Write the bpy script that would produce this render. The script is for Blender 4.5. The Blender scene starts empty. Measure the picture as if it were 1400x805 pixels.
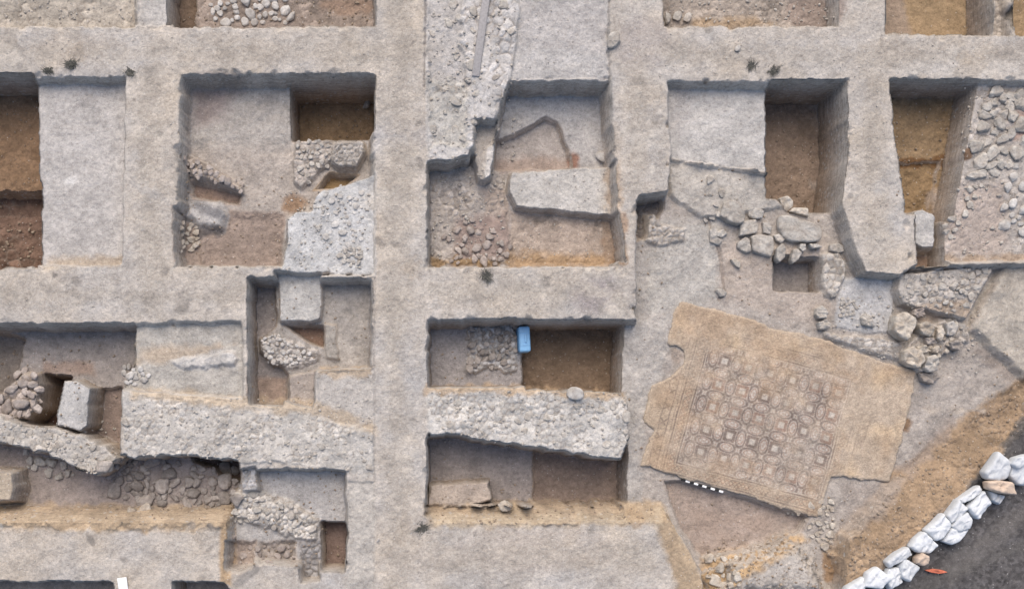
import bpy, bmesh, math, random
import numpy as np
from mathutils import Vector, Matrix, noise as mnoise
random.seed(7)
SC = bpy.context.scene
COL = SC.collection

# ------------------------------------------------------------------ camera, sky, sun, exposure
S = 0.015                      # metres per photo pixel on the level of the baulk tops
H = 20.0                       # flying height
NX, NY = 562.0, 600.0          # the point straight below the camera
W0, H0 = 1400.0, 805.0
def wx(px): return (px - W0/2) * S
def wy(py): return (H0/2 - py) * S
cam = bpy.data.objects.new('camera', bpy.data.cameras.new('camera'))
COL.objects.link(cam)
cam.location = (wx(NX), wy(NY), H)
cam.rotation_euler = (0, 0, 0)
cam.data.sensor_width = 36
cam.data.lens = 36*H/(W0*S)
cam.data.shift_x = (W0/2 - NX)/W0
cam.data.shift_y = (NY - H0/2)/W0
cam.data.clip_end = 500
SC.camera = cam

SUN_EL, SUN_AZ = math.radians(52), math.radians(-8)     # azimuth from +Y (top of the photo)
world = bpy.data.worlds.new('World'); SC.world = world
world.use_nodes = True
nt = world.node_tree
bg = nt.nodes['Background']
sky = nt.nodes.new('ShaderNodeTexSky')
sky.sky_type = 'NISHITA'; sky.sun_disc = False
sky.sun_elevation = SUN_EL; sky.sun_rotation = SUN_AZ
sky.dust_density = 3.0; sky.air_density = 1.0; sky.ozone_density = 1.0
nt.links.new(sky.outputs[0], bg.inputs[0]); bg.inputs[1].default_value = 0.15
sun = bpy.data.objects.new('sun', bpy.data.lights.new('sun', 'SUN')); COL.objects.link(sun)
sun.data.energy = 2.3; sun.data.angle = math.radians(60); sun.data.color = (1, .90, .79)
sd_ = Vector((math.sin(SUN_AZ)*math.cos(SUN_EL), math.cos(SUN_AZ)*math.cos(SUN_EL), math.sin(SUN_EL)))
sun.rotation_euler = sd_.to_track_quat('Z', 'Y').to_euler()
SC.view_settings.view_transform = 'Standard'; SC.view_settings.look = 'None'
SC.view_settings.exposure = 0.31; SC.view_settings.gamma = 1
SC.view_settings.use_curve_mapping = False

# ------------------------------------------------------------------ noise
_T = np.random.RandomState(3).rand(256, 256).astype(np.float32)
def vnoise(x, y, seed=0):
    x = x + seed*37.17; y = y + seed*91.7
    xi = np.floor(x).astype(np.int32); yi = np.floor(y).astype(np.int32)
    fx = (x-xi); fy = (y-yi); fx = fx*fx*(3-2*fx); fy = fy*fy*(3-2*fy)
    a = _T[yi & 255, xi & 255]; b = _T[yi & 255, (xi+1) & 255]
    c = _T[(yi+1) & 255, xi & 255]; d = _T[(yi+1) & 255, (xi+1) & 255]
    return (a*(1-fx)+b*fx)*(1-fy) + (c*(1-fx)+d*fx)*fy
def fbm(x, y, seed=0, octv=4):                       # about -1..1
    s = 0; a = 1; n = 0
    for k in range(octv):
        s = s + a*(vnoise(x*2**k, y*2**k, seed+k*5)*2-1); n += a; a *= .55
    return s/n*1.4
def cobble(x, y, seed=0):                            # rounded stones: height 0..1 and a random value per stone
    xi = np.floor(x); yi = np.floor(y)
    f1 = np.full(x.shape, 9., np.float32); f2 = f1.copy(); rv = np.zeros_like(f1)
    for dy in (-1, 0, 1):
        for dx in (-1, 0, 1):
            cx = xi+dx; cy = yi+dy
            ci = (cx.astype(np.int32)*7+seed*13) & 255; cj = (cy.astype(np.int32)*11+seed*29) & 255
            px = cx + .12+.76*_T[cj, ci]; py = cy + .12+.76*_T[(cj+97) & 255, (ci+31) & 255]
            d = np.sqrt((px-x)**2+(py-y)**2)
            r = _T[(cj+13) & 255, (ci+171) & 255]
            m = d < f1
            f2 = np.where(m, f1, np.minimum(f2, d)); rv = np.where(m, r, rv); f1 = np.where(m, d, f1)
    e = np.clip((f2-f1)/.55, 0, 1)
    return np.sqrt(e)*(.55+.45*rv), rv
def sdf(X, Y, P):
    n = len(P); d = np.full(X.shape, 1e12, np.float32); ins = np.zeros(X.shape, bool)
    for i in range(n):
        ax, ay = P[i]; bx, by = P[(i+1) % n]
        ex, ey = bx-ax, by-ay; qx, qy = X-ax, Y-ay
        t = np.clip((qx*ex+qy*ey)/(ex*ex+ey*ey+1e-9), 0, 1)
        d = np.minimum(d, (qx-ex*t)**2+(qy-ey*t)**2)
        c = (ay > Y) != (by > Y)
        ins ^= c & (X < (bx-ax)*(Y-ay)/((by-ay) if abs(by-ay) > 1e-9 else 1e-9)+ax)
    d = np.sqrt(d)
    return np.where(ins, -d, d)
def plane(p, z):                                     # a point seen at photo pixel p, standing at height z
    k = (H-z)/H
    return (NX+(p[0]-NX)*k, NY+(p[1]-NY)*k)

# ------------------------------------------------------------------ height map of the dig
ST = 1.3; M = 150
gx = np.arange(-M, W0+M+ST, ST, dtype=np.float32); gy = np.arange(-M, H0+M+ST, ST, dtype=np.float32)
X, Y = np.meshgrid(gx, gy)
Z = np.zeros_like(X)
edge = np.clip(np.minimum(np.minimum(X+M, W0+M-X), np.minimum(Y+M, H0+M-Y))/30, 0, 1)
Z += (.016*fbm(X/90, Y/90, 1) + .007*fbm(X/16, Y/16, 2, 3))*edge
BA = (.415, .376, .332)
C = np.empty(X.shape+(3,), np.float32); C[:] = BA
C *= (1 + .08*fbm(X/80, Y/80, 4)+.07*fbm(X/24, Y/15, 44))[..., None]; C += (fbm(X/55, Y/55, 45)[..., None]*np.array((.022,.004,-.018), np.float32))
SEC = np.zeros_like(X)                               # 1 = may show a cut earth section
ID = np.zeros(X.shape, np.int32)
OBJ = [dict(name='earth_baulk', kind='structure')]

def layer(poly, z, c=None, b=3., w=1.6, zt=0., rel=.012, rs=26., cob=None, cv=.35, ramp=None,
          obj=None, raised=False, f=5., mott=.12, over=None, seed=None, ws=13.):
    P = [plane(p, zt) for p in poly]
    if seed is None: seed = int(abs(P[0][0]*3+P[0][1]*7)) % 97
    xs = [p[0] for p in P]; ys = [p[1] for p in P]; pad = 8
    i0, i1 = np.searchsorted(gx, [min(xs)-pad, max(xs)+pad]); j0, j1 = np.searchsorted(gy, [min(ys)-pad, max(ys)+pad])
    if i1 <= i0 or j1 <= j0: return
    sl = (slice(j0, j1), slice(i0, i1))
    x, y = X[sl], Y[sl]
    sd = sdf(x, y, P)
    sd = sd + w*(fbm(x/ws, y/ws, seed, 2) + .2*fbm(x/5, y/5, seed+3, 2)) if w else sd
    t = np.clip(-sd/b, 0, 1); t = t*t*(3-2*t)
    if b >= 4 and w: t = np.clip(t+.55*t*(1-t)*4*.5*fbm(x/4.5, y/4.5, seed+5, 3), 0, 1)
    if over is not None: t = t*over(x, y)
    if ramp:
        (ax, ay, za), (bx, by, zb) = ramp
        ax, ay = plane((ax, ay), za); bx, by = plane((bx, by), zb)
        q = np.clip(((x-ax)*(bx-ax)+(y-ay)*(by-ay))/((bx-ax)**2+(by-ay)**2), 0, 1)
        zn = za+(zb-za)*q
    elif z is None: zn = Z[sl].copy()
    else: zn = np.full(x.shape, z, np.float32)
    zn = zn + rel*fbm(x/rs, y/rs, seed+11, 5)
    cc = None
    if c is not None:
        cc = np.empty(x.shape+(3,), np.float32); cc[:] = np.array(c)*(.97, .945, .905)
        cc *= (1+mott*fbm(x/22, y/22, seed+21, 5))[..., None]
    if cob:
        cell, amp = cob[:2]
        wxn = x+2.2*fbm(x/9, y/9, seed+2, 2)
        h, r = cobble(wxn/cell, y/cell, seed)
        m = 1.
        if len(cob) > 2: m = np.clip(.45+1.3*cob[2]*fbm(x/26, y/26, seed+9, 4), 0, 1)
        zn = zn + amp*(h-.45)*m
        if cc is not None:
            cc *= (1+cv*(r-.5)*2*m)[..., None]
            if amp > .01:
                g = (np.clip(1-h*1.9, 0, 1)*m*.7)[..., None]; cc = cc*(1-g)+np.array((.25,.205,.165), np.float32)*g
    Zo = Z[sl]
    Z[sl] = Zo*(1-t)+zn*t
    if cc is not None:
        tc = np.clip(-sd/f+.5, 0, 1)[..., None]
        if over is not None: tc = tc*over(x, y)[..., None]
        C[sl] = C[sl]*(1-tc)+cc*tc
        if ramp: SEC[sl] = np.maximum(SEC[sl], tc[..., 0])
    if obj:
        OBJ.append(obj); k = len(OBJ)-1
        m = (t > .04) if raised else (t > .9)
        ID[sl] = np.where(m, k, ID[sl])
def FL(): return dict(name='trench_floor', kind='structure')
def dig(poly, z, c, **k):
    k.setdefault('obj', FL()); layer(poly, z, c, **k)
def rise(poly, z, c, name, label, cat, group=None, **k):
    k.setdefault('zt', z); k.setdefault('obj', dict(name=name, label=label, category=cat, group=group))
    layer(poly, z, c, raised=True, **k)
def blotch(poly, c, zt=0., f=10., w=5., a=1., **k):  # changes colour only: soil tones, real stains and some painted shade
    layer(poly, None, c, zt=zt, f=f, w=w, rel=0, over=(lambda x, y: np.float32(a)+0*x) if a < 1 else None, **k)
def ell(cx, cy, rx, ry, rot=0, n=14):
    r = math.radians(rot)
    return [(cx+rx*math.cos(a)*math.cos(r)-ry*math.sin(a)*math.sin(r), cy+rx*math.cos(a)*math.sin(r)+ry*math.sin(a)*math.cos(r))
            for a in [2*math.pi*i/n for i in range(n)]]
def box(x0, y0, x1, y1): return [(x0, y0), (x1, y0), (x1, y1), (x0, y1)]

TN = (.38, .32, .255); OT = (.38, .30, .215); BR = (.20, .15, .115); OR = (.31, .23, .145); DK = (.12, .115, .12)
E = 120
# ---- top row
dig([(-E,-E),(184,-E),(184,37),(-E,37)], -.22, (.40,.365,.32), cob=(11,.035,.9), rel=.03)
dig([(184,-E),(238,-E),(237,37),(184,37)], -.10, (.43,.415,.40), zt=-.05)
dig([(237,-E),(512,-E),(513,36),(236,37)], -.60, (.28,.235,.205), rel=.03, cob=(12,.03,.8))
dig([(237,-40),(268,-40),(268,50),(236,50)], -.95, BR, zt=-.6, rel=.03)
blotch(ell(478,8,40,14), (.25,.17,.12), zt=-.6, a=.6)
dig([(907,-E),(1146,-E),(1145,36),(907,37)], -.45, (.33,.29,.255), cob=(10,.035,.9), rel=.035)
blotch(ell(1110,20,40,26), (.24,.19,.165), zt=-.45, a=.7); blotch(ell(1000,33,60,7), (.34,.25,.16), zt=-.45, a=.7)
dig([(1209,-E),(1360,-E),(1357,48),(1212,46)], -.85, OR, rel=.02)
blotch([(1200,-20),(1235,-20),(1250,60),(1205,60)], (.30,.24,.19), zt=-.85, f=6)
dig([(1362,-E),(1388,-E),(1384,49),(1359,48)], -.32, (.37,.34,.31), cob=(9,.03))
dig([(1388,-E),(1520,-E),(1520,52),(1386,50)], -.8, OR, rel=.02)
# ---- first row of squares
dig([(20,105),(173,105),(167,363),(20,364)], -.28, (.43,.415,.405), b=5, rel=.012)
dig([(-E,106),(50,106),(55,364),(-E,364)], -1.15, (.23,.155,.10), b=3, w=1.4, zt=-.2, rel=.03, rs=12)
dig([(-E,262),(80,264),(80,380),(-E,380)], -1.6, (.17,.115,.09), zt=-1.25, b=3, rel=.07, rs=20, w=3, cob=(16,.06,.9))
blotch([(60,350),(166,350),(166,366),(60,366)], TN, zt=-.2, f=8, a=.8)
blotch(ell(95,248,9,7), (.66,.65,.64), zt=-.28, f=5, a=.8); blotch([(55,100),(172,100),(172,128),(55,126)], (.34,.335,.34), zt=-.2, f=14, a=.6)  # white spot, then painted shade under the platform's top wall
# square with the white rubble block
dig([(246,101),(511,100),(511,378),(384,378),(382,366),(239,365)], -.55, (.36,.34,.32), b=9, rel=.03)
blotch([(258,200),(500,200),(500,300),(258,300)], (.37,.335,.305), zt=-.55, f=20)
blotch([(262,120),(330,118),(300,165),(262,175)], (.27,.235,.225), zt=-.55, f=20)
dig([(397,117),(514,117),(512,191),(400,193)], -1.55, (.28,.20,.125), zt=-.55, b=3, w=1, rel=.025, rs=12)
dig([(428,260),(450,234),(492,238),(470,256)], -.82, (.40,.28,.15), zt=-.5, b=5, w=1)
blotch(ell(402,280,18,12,-25), (.26,.16,.09), zt=-.55, f=8, a=.8)
dig([(276,292),(325,287),(392,292),(384,372),(276,364)], -.60, (.27,.22,.19), zt=-.55, b=14, rel=.025)
dig([(244,290),(280,286),(278,365),(246,364)], -.60, (.29,.24,.21), zt=-.55, b=9, rel=.03)
dig([(258,246),(290,250),(332,264),(326,280),(262,272)], -.72, (.28,.21,.17), zt=-.52, b=6, rel=.02)
rise([(252,205),(285,222),(334,255),(330,264),(292,252),(256,238)], -.40, (.37,.32,.28), 'stone_row', 'low slanting ridge of rubble along the left side of the square with the white block', 'rubble ridge', cob=(10,.05), b=5)
rise([(256,275),(300,272),(313,292),(306,318),(268,312),(250,296)], -.46, (.40,.39,.385), 'ash_mound', 'pale mound with a dark ashy hollow on top beside small stones', 'earth mound', b=10, rel=.03)
blotch(ell(287,286,22,9,20), (.17,.17,.18), zt=-.46, f=10, a=.85); blotch(ell(288,316,20,6,-15), (.12,.11,.11), zt=-.5, f=6, a=.9)  # ash on top, then a dark patch at the mound's foot
rise([(400,192),(455,190),(460,215),(440,236),(412,262),(400,250)], -.44, (.37,.34,.315), 'rubble_patch', 'flat patch of grey rubble just below the square sandy shaft', 'rubble', cob=(7,.04), zt=-.5, b=4)
rise([(455,192),(500,188),(504,205),(488,232),(465,232),(450,222)], -.32, (.33,.315,.30), 'rubble_lump', 'dark grey lump of fused small stones at the edge of the sandy shaft', 'rubble', cob=(6,.05), b=5)
rise([(507,236),(514,236),(514,378),(441,376),(380,377),(386,350),(390,325),(389,297),(402,288),(425,285),(428,268),(440,258),(470,250)], -.10, (.46,.465,.47), 'plaster_block', 'big bluish white block of plaster and rubble filling the corner of a square', 'wall stub', b=3.5, rel=.025, cob=(8,.008,1.3), cv=.06)
# square in the middle of the top
dig([(712,-E),(832,-E),(833,108),(697,110),(705,60)], -.05, (.425,.415,.41), w=1, rel=.02)
blotch([(712,-E),(832,-E),(832,70),(705,64)], (.39,.375,.37), f=8, a=.7)
dig([(690,110),(836,109),(848,366),(584,366),(584,222),(640,200),(672,200),(680,160)], -.62, (.38,.37,.365), b=9, rel=.03)
dig([(676,192),(712,178),(745,158),(764,166),(776,195),(786,232),(674,234)], -.80, (.355,.325,.305), zt=-.62, b=5, rel=.012)
blotch([(676,215),(790,212),(790,240),(672,240)], (.32,.25,.21), zt=-.7, f=12, a=.7); blotch(ell(785,222,7,8), (.24,.12,.08), zt=-.75, f=6, a=.8)
blotch([(690,120),(835,118),(832,165),(690,165)], (.31,.315,.33), zt=-.62, f=22, a=.55)  # bluish shade below the upper wall, painted into the colour
dig([(584,224),(668,222),(690,240),(702,362),(584,364)], -.58, (.37,.34,.315), zt=-.5, b=5, rel=.04, cob=(9,.05,1.2))
blotch([(660,255),(695,255),(700,330),(660,310)], (.36,.31,.275), zt=-.58, f=8)
blotch([(625,300),(690,290),(705,355),(620,362)], (.26,.20,.18), zt=-.58, f=14, a=.8); blotch([(588,352),(700,354),(700,364),(588,364)], (.32,.23,.14), zt=-.55, f=6)
dig([(697,285),(840,297),(848,364),(700,362)], -.64, (.38,.32,.275), zt=-.55, b=4, rel=.035, cob=(7,.025,1))
blotch([(697,345),(846,350),(846,366),(697,366)], (.35,.25,.16), zt=-.6, f=12); blotch([(826,300),(848,300),(850,365),(832,365)], (.28,.19,.13), zt=-.5, f=6, a=.8)
rise([(698,233),(770,228),(838,225),(839,298),(780,293),(705,285),(694,265),(693,246)], -.36, (.455,.44,.42), 'mudbrick_block', 'large cream block with one rounded end lying across its square', 'wall stub', b=4, rel=.02)
blotch([(828,226),(842,226),(846,298),(834,298)], (.38,.31,.25), zt=-.3, f=6)
layer([(646,168),(682,166),(676,200),(664,250),(652,248),(646,215)], -.30, (.38,.35,.32), zt=-.3, b=4, obj=FL())
rise([(665,200),(679,196),(673,243),(662,248),(660,236)], -.24, (.52,.50,.48), 'plaster_lining', 'thin upright strip of white plaster beside the wide wall', 'plaster strip', b=2.5)
rise([(582,-E),(712,-E),(713,0),(711,30),(706,60),(699,85),(698,110),(694,135),(682,140),(680,168),(648,166),(650,200),(644,216),(615,224),(583,222)], .03, (.475,.465,.46), 'stone_wall', 'wide broken whitish wall running down from the top edge with a grey beam on it', 'stone wall', b=4, rel=.045, rs=34, cob=(12,.045,1.4), cv=.2, w=2.4)
layer([(583,-E),(640,-E),(632,60),(645,130),(630,150),(583,140)], -.03, (.42,.405,.395), b=6, rel=.03, w=4)
layer([(585,110),(638,110),(640,205),(610,200),(585,205)], -.03, (.41,.40,.38), b=6, rel=.04, w=4, cob=(9,.02,1.3))
# square of the two-level floor and the dark shaft
dig([(911,110),(1080,112),(1080,239),(918,216)], -.30, (.425,.415,.405), b=6, rel=.015)
blotch([(912,112),(950,112),(935,190),(914,190)], (.34,.325,.32), zt=-.3, f=18, a=.6)  # darker tone in the upper left corner
# ---- right-hand trench, floor of the mosaic hall
RT = [(868,276),(906,268),(912,262),(914,215),(1058,236),(1080,262),(1140,262),(1165,335),(1180,372),(1226,378),(1246,362),(1284,364),(1520,360),(1520,545),(1404,545),(1330,640),(1235,690),(1160,735),(1150,815),(960,815),(955,780),(905,696),(846,692),(846,440),(866,438)]
dig(RT, -.42, (.36,.33,.305), b=6, rel=.03, zt=-.15)
blotch([(868,300),(985,300),(985,415),(900,430),(868,430)], (.385,.37,.35), zt=-.42, f=14)
blotch([(985,330),(1125,330),(1140,430),(1120,450),(985,410)], (.375,.33,.295), zt=-.42, f=14)
blotch([(846,436),(920,430),(905,520),(880,580),(875,690),(846,690)], (.385,.365,.345), zt=-.42, f=10)
blotch([(868,270),(888,300),(884,430),(850,436)], (.33,.31,.295), zt=-.42, f=8, a=.7)
dig([(914,217),(1080,240),(1080,285),(960,300),(915,268)], -.34, (.39,.37,.345), zt=-.3, b=5, rel=.03)
dig([(868,272),(910,266),(912,285),(900,300),(897,325),(868,330)], -.62, (.22,.20,.19), zt=-.3, b=5, rel=.05, cob=(9,.06))
rise([(884,290),(898,288),(905,305),(938,312),(938,332),(905,338),(880,330)], -.36, (.37,.35,.33), 'rubble_lump', 'small grey lump of broken masonry in the corner below the narrow baulk', 'rubble', cob=(8,.06), b=4)
dig([(1054,110),(1157,110),(1160,200),(1148,284),(1088,284),(1070,266),(1055,266)], -1.25, (.235,.18,.14), b=3, w=1.0, rel=.03, rs=12)
dig([(1300,108),(1520,112),(1520,357),(1286,360),(1284,300),(1280,280),(1290,150)], -.22, (.395,.37,.35), b=5, rel=.035, cob=(10,.03,1.3))
dig([(1216,108),(1342,110),(1337,150),(1309,302),(1240,292),(1226,200)], -.90, (.255,.185,.115), b=4, w=1, rel=.035, rs=12)
dig([(1216,222),(1286,220),(1268,298),(1236,300)], -.99, (.24,.17,.10), zt=-.9, b=3, rel=.04, rs=14, w=2.5)
blotch([(1222,214),(1300,216),(1300,228),(1222,226)], (.14,.075,.035), zt=-.9, f=4, w=6, a=.85)  # dark strip along the step in the floor
blotch([(1300,255),(1370,250),(1380,350),(1290,352)], (.38,.33,.30), zt=-.22, f=14); blotch([(1286,348),(1400,348),(1400,359),(1286,361)], (.36,.29,.23), zt=-.22, f=5)
blotch([(1385,150),(1410,150),(1410,190),(1388,190)], (.36,.25,.21), zt=-.22, f=9, a=.7)
dig([(1240,292),(1286,292),(1288,366),(1246,366)], -.75, (.30,.22,.17), zt=-.3, b=3)
rise([(1244,286),(1262,283),(1278,288),(1283,300),(1281,344),(1262,342),(1247,336)], -.30, (.45,.445,.44), 'stone_pier', 'smooth pale upright pier below the orange brown shaft', 'pier', b=5, rel=.02)
# lower part of the hall
dig([(1057,350),(1120,352),(1121,400),(1057,398)], -.85, (.27,.25,.24), zt=-.42, b=3, rel=.02)
rise([(1122,345),(1150,342),(1162,365),(1152,395),(1140,412),(1126,405),(1121,380)], -.32, (.39,.37,.345), 'low_wall', 'low crumbling strip of masonry right of the small square pit', 'wall stub', cob=(10,.045), b=5)
rise([(1150,380),(1172,378),(1225,380),(1222,440),(1212,455),(1180,456),(1140,448),(1142,425)], -.40, (.43,.43,.435), 'plaster_floor', 'small smooth bluish grey floor patch below the end of the wide baulk', 'plaster floor', b=3, rel=.015)
rise([(1140,455),(1175,458),(1225,462),(1245,480),(1240,498),(1195,486),(1128,462),(1124,448)], -.33, (.385,.365,.345), 'low_wall', 'low curb of grey rubble along the top right edge of the mosaic', 'wall stub', cob=(8,.03), b=5)
rise([(1230,372),(1284,366),(1366,360),(1346,398),(1322,440),(1296,432),(1262,424),(1232,418),(1225,395)], -.18, (.385,.365,.345), 'rubble_mass', 'triangular mass of grey rubble between the pale pier and the boulders', 'rubble', cob=(9,.05,1.3), b=4, rel=.05)
blotch([(1250,415),(1330,410),(1325,445),(1250,440)], (.33,.26,.20), zt=-.2, f=8, a=.7)
rise([(1262,446),(1300,430),(1326,440),(1328,468),(1298,478),(1282,505),(1258,512),(1240,500),(1236,470)], -.30, (.37,.345,.32), 'rubble_mass', 'bed of small stones and earth under the pile of boulders', 'rubble', cob=(9,.05), b=6)
rise([(1372,360),(1520,356),(1520,540),(1404,522),(1380,500),(1326,452),(1336,420)], -.24, (.39,.36,.32), 'earth_bench', 'pale flat triangular bench of earth at the right edge above the bank', 'earth bench', b=9, rel=.03)
# bank below the hall
TANB = (.30,.222,.152)
layer([(1420,505),(1392,520),(1330,565),(1262,620),(1215,655),(1160,720),(1136,760),(1146,805),(1172,812),(1290,705),(1380,620),(1420,590)], 0, TANB, b=16, rel=.07, zt=-.2, w=4, f=8, ramp=((1262,625,-.42),(1305,683,0)), obj=dict(name='bank', kind='structure'), cob=(9,.045,1.3), cv=.18, mott=.24)
blotch([(1175,800),(1330,660),(1420,575),(1430,605),(1340,690),(1190,815)], (.33,.29,.26), f=10, a=.65)
dig([(905,655),(935,656),(1000,672),(1060,692),(1110,704),(1095,728),(1040,752),(1000,758),(960,765),(928,722)], -.60, (.325,.27,.235), zt=-.42, b=5, rel=.015)
layer([(1085,722),(1110,740),(1140,790),(1150,830),(960,830),(985,765)], -.02, (.40,.375,.35), zt=-.05, b=34, w=3, rel=.03, f=26, obj=dict(name='bank', kind='structure'), cob=(7,.014,1.3), cv=.12)
blotch([(965,765),(1000,752),(1045,746),(1085,724),(1106,738),(1040,772),(1000,800),(960,800)], (.43,.31,.19), zt=-.25, f=10)
layer([(886,684),(905,690),(915,700),(962,790),(990,830),(940,850),(895,720)], None, OT, zt=-.1, f=9, w=3)
dig([(957,786),(985,770),(1003,775),(1000,800),(975,815)], -.30, (.40,.29,.18), zt=-.1, b=8, rel=.06, w=4)
blotch([(1126,745),(1146,770),(1150,800),(1136,795)], (.24,.15,.08), zt=-.2, f=6, a=.8)
# ---- second row of squares, left
dig([(-E,441),(184,442),(183,500),(166,532),(164,640),(-E,640)], -.80, (.30,.275,.26), b=6, rel=.02)
dig([(-E,440),(12,452),(38,462),(30,490),(16,540),(-E,560)], -1.1, (.22,.195,.175), zt=-.8, b=8, rel=.05)
dig([(130,530),(168,528),(166,640),(122,620)], -.95, (.25,.20,.175), zt=-.8, b=3, rel=.02)
blotch([(60,495),(128,495),(128,512),(60,512)], (.31,.22,.17), zt=-.8, f=8, a=.6)
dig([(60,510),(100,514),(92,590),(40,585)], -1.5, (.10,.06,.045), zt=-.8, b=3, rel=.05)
rise([(-20,545),(8,525),(30,505),(52,508),(60,525),(56,560),(40,574),(-20,580)], -.5, (.33,.29,.265), 'rubble_mass', 'lumpy rubble mass at the left edge beside the dark hole', 'rubble', cob=(14,.10), b=6)
rise([(86,518),(104,516),(128,528),(124,560),(122,585),(112,592),(72,584),(78,545)], -.22, (.43,.425,.42), 'stone_pier', 'smooth pale rectangular pier standing beside the dark hole', 'pier', b=3.5, rel=.012)
dig([(-E,598),(20,612),(135,650),(165,622),(328,622),(328,690),(312,715),(-E,712)], -.85, (.30,.265,.25), b=3, rel=.03, zt=-.1)
layer([(-E,672),(33,690),(120,692),(200,696),(312,690),(318,712),(312,724),(-E,724)], 0, OT, ramp=((562,688,-.85),(562,713,0)), zt=-.1, b=4, w=5, rel=.06, f=8, mott=.24, rs=16)
rise([(-E,552),(-10,563),(30,577),(76,582),(108,590),(148,606),(165,628),(140,640),(132,652),(96,640),(60,622),(20,612),(-E,590)], -.14, (.44,.42,.395), 'stone_wall', 'jagged slanting wall of pale rubble at the left edge under the pale pier', 'stone wall', b=4, rel=.05, cob=(11,.04,1.3), cv=.2, w=3)
rise([(-E,640),(22,640),(26,665),(22,690),(-E,705)], -.22, (.40,.345,.28), 'mudbrick_block', 'rounded tan block at the left edge beside the sandy slope', 'wall stub', b=9)
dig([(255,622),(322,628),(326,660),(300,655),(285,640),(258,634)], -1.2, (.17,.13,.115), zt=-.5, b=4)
rise([(184,443),(333,438),(336,470),(334,548),(166,534),(172,508),(183,498)], -.16, (.40,.385,.36), 'earth_bench', 'flat pale earth bench above the left end of the long plaster wall', 'earth bench', b=4, rel=.02)
blotch([(190,475),(320,470),(250,495),(185,500)], (.42,.33,.24), zt=-.16, f=10, a=.6)
rise([(228,492),(262,484),(318,478),(330,490),(322,500),(280,505),(240,504)], -.09, (.46,.45,.44), 'rubble_ridge', 'thin pale ridge of rubble on the flat earth bench', 'rubble ridge', b=6, rel=.05, rs=14, w=4)
# small square with the narrow shaft and the white slab
dig([(341,378),(510,380),(508,503),(432,506),(430,550),(343,546)], -.52, (.33,.31,.29), b=5, rel=.02)
dig([(343,384),(379,388),(379,446),(362,462),(395,510),(392,560),(345,556)], -.78, (.27,.25,.245), zt=-.5, b=4, rel=.02)
blotch([(350,515),(393,515),(393,550),(350,548)], (.29,.23,.195), zt=-.78, f=8)
dig([(388,444),(444,444),(443,476),(420,468)], -.80, (.24,.165,.125), zt=-.52, b=3)
rise([(352,460),(375,454),(392,462),(420,472),(440,476),(436,496),(405,506),(368,500),(352,480)], -.46, (.36,.34,.325), 'rubble_patch', 'sloping spread of small white stones in front of the pale square slab', 'rubble', cob=(6,.05), b=5, cv=.5)
rise([(442,442),(461,442),(463,492),(444,490)], -.44, (.34,.32,.295), 'earth_bench', 'low narrow step of earth right of the brown triangular hole', 'earth bench', b=3)
rise([(378,374),(442,376),(441,437),(434,441),(381,441)], -.34, (.41,.405,.395), 'stone_slab', 'pale square slab standing out into the small square below the white block', 'stone slab', b=3, rel=.012)
rise([(393,512),(432,506),(431,560),(394,550)], -.34, (.34,.305,.28), 'earth_block', 'small brown grey cube of earth left standing by the long plaster wall', 'earth block', b=3)
rise([(434,507),(512,503),(512,590),(432,575)], -.04, (.42,.40,.38), 'earth_bench', 'square pale earth bench at the right end of the long plaster wall', 'earth bench', b=4, rel=.015)
blotch([(436,500),(512,498),(512,515),(436,515)], (.42,.33,.235), zt=-.04, f=5, a=.7)
dig([(322,640),(475,640),(474,775),(312,768),(312,700)], -.42, (.385,.375,.37), zt=-.1, b=5, rel=.02)
rise([(166,532),(232,540),(332,552),(360,548),(430,556),(440,572),(512,588),(512,656),(470,648),(425,640),(385,634),(330,634),(250,626),(168,630)], .02, (.455,.44,.42), 'stone_wall', 'long broad wall of pale plaster and pebbles between the narrow channel and the small square', 'stone wall', b=4, rel=.045, rs=30, cob=(8,.028,1.4), cv=.15, w=2.6)
blotch([(180,528),(430,548),(512,580),(512,592),(430,568),(180,545)], (.45,.37,.28), zt=0, f=7, a=.75)
rise([(474,656),(513,657),(513,830),(474,830)], -.02, (.405,.385,.36), 'earth_bench', 'narrow upright strip of pale earth left of the tall central baulk', 'earth bench', b=3, rel=.02)
dig([(312,735),(350,738),(352,772),(330,780),(312,775)], -.52, (.35,.295,.26), zt=-.42, b=8, w=3, rel=.05, cob=(12,.05,1))
dig([(352,738),(405,738),(408,770),(352,772)], -.50, (.34,.305,.28), zt=-.42, b=8, w=3, rel=.05, cob=(9,.05,1.2))
blotch([(318,792),(352,768),(358,775),(325,802)], (.24,.23,.22), zt=-.3, f=5, w=3, a=.8)
dig([(438,712),(476,714),(473,778),(441,776)], -.85, (.20,.15,.13), zt=-.42, b=3)
rise([(326,640),(352,636),(356,672),(328,676)], -.2, (.36,.36,.37), 'rubble_lump', 'grey lump of stone at the right end of the cobble channel', 'rubble', b=5, cob=(6,.03))
rise([(312,672),(350,668),(392,682),(440,708),(436,742),(400,738),(372,722),(330,716),(312,704)], -.34, (.44,.425,.405), 'rubble_ridge', 'whitish ridge of crumbling rubble right of the sandy slope', 'rubble ridge', b=7, rel=.06, cob=(8,.05), w=4)
rise([(408,735),(442,735),(440,790),(412,795)], -.40, (.27,.265,.27), 'rubble_lump', 'dark grey lump of rubble left of the small brown pit at the bottom', 'rubble', b=5, cob=(8,.06))
layer([(304,700),(318,700),(318,800),(300,800)], None, (.37,.28,.19), zt=-.1, f=5)
dig([(-E,795),(156,795),(156,900),(-E,900)], -.9, (.3,.28,.26), b=5)
dig([(234,794),(306,796),(325,815),(325,900),(234,900)], -.9, (.3,.28,.26), b=5)
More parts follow.
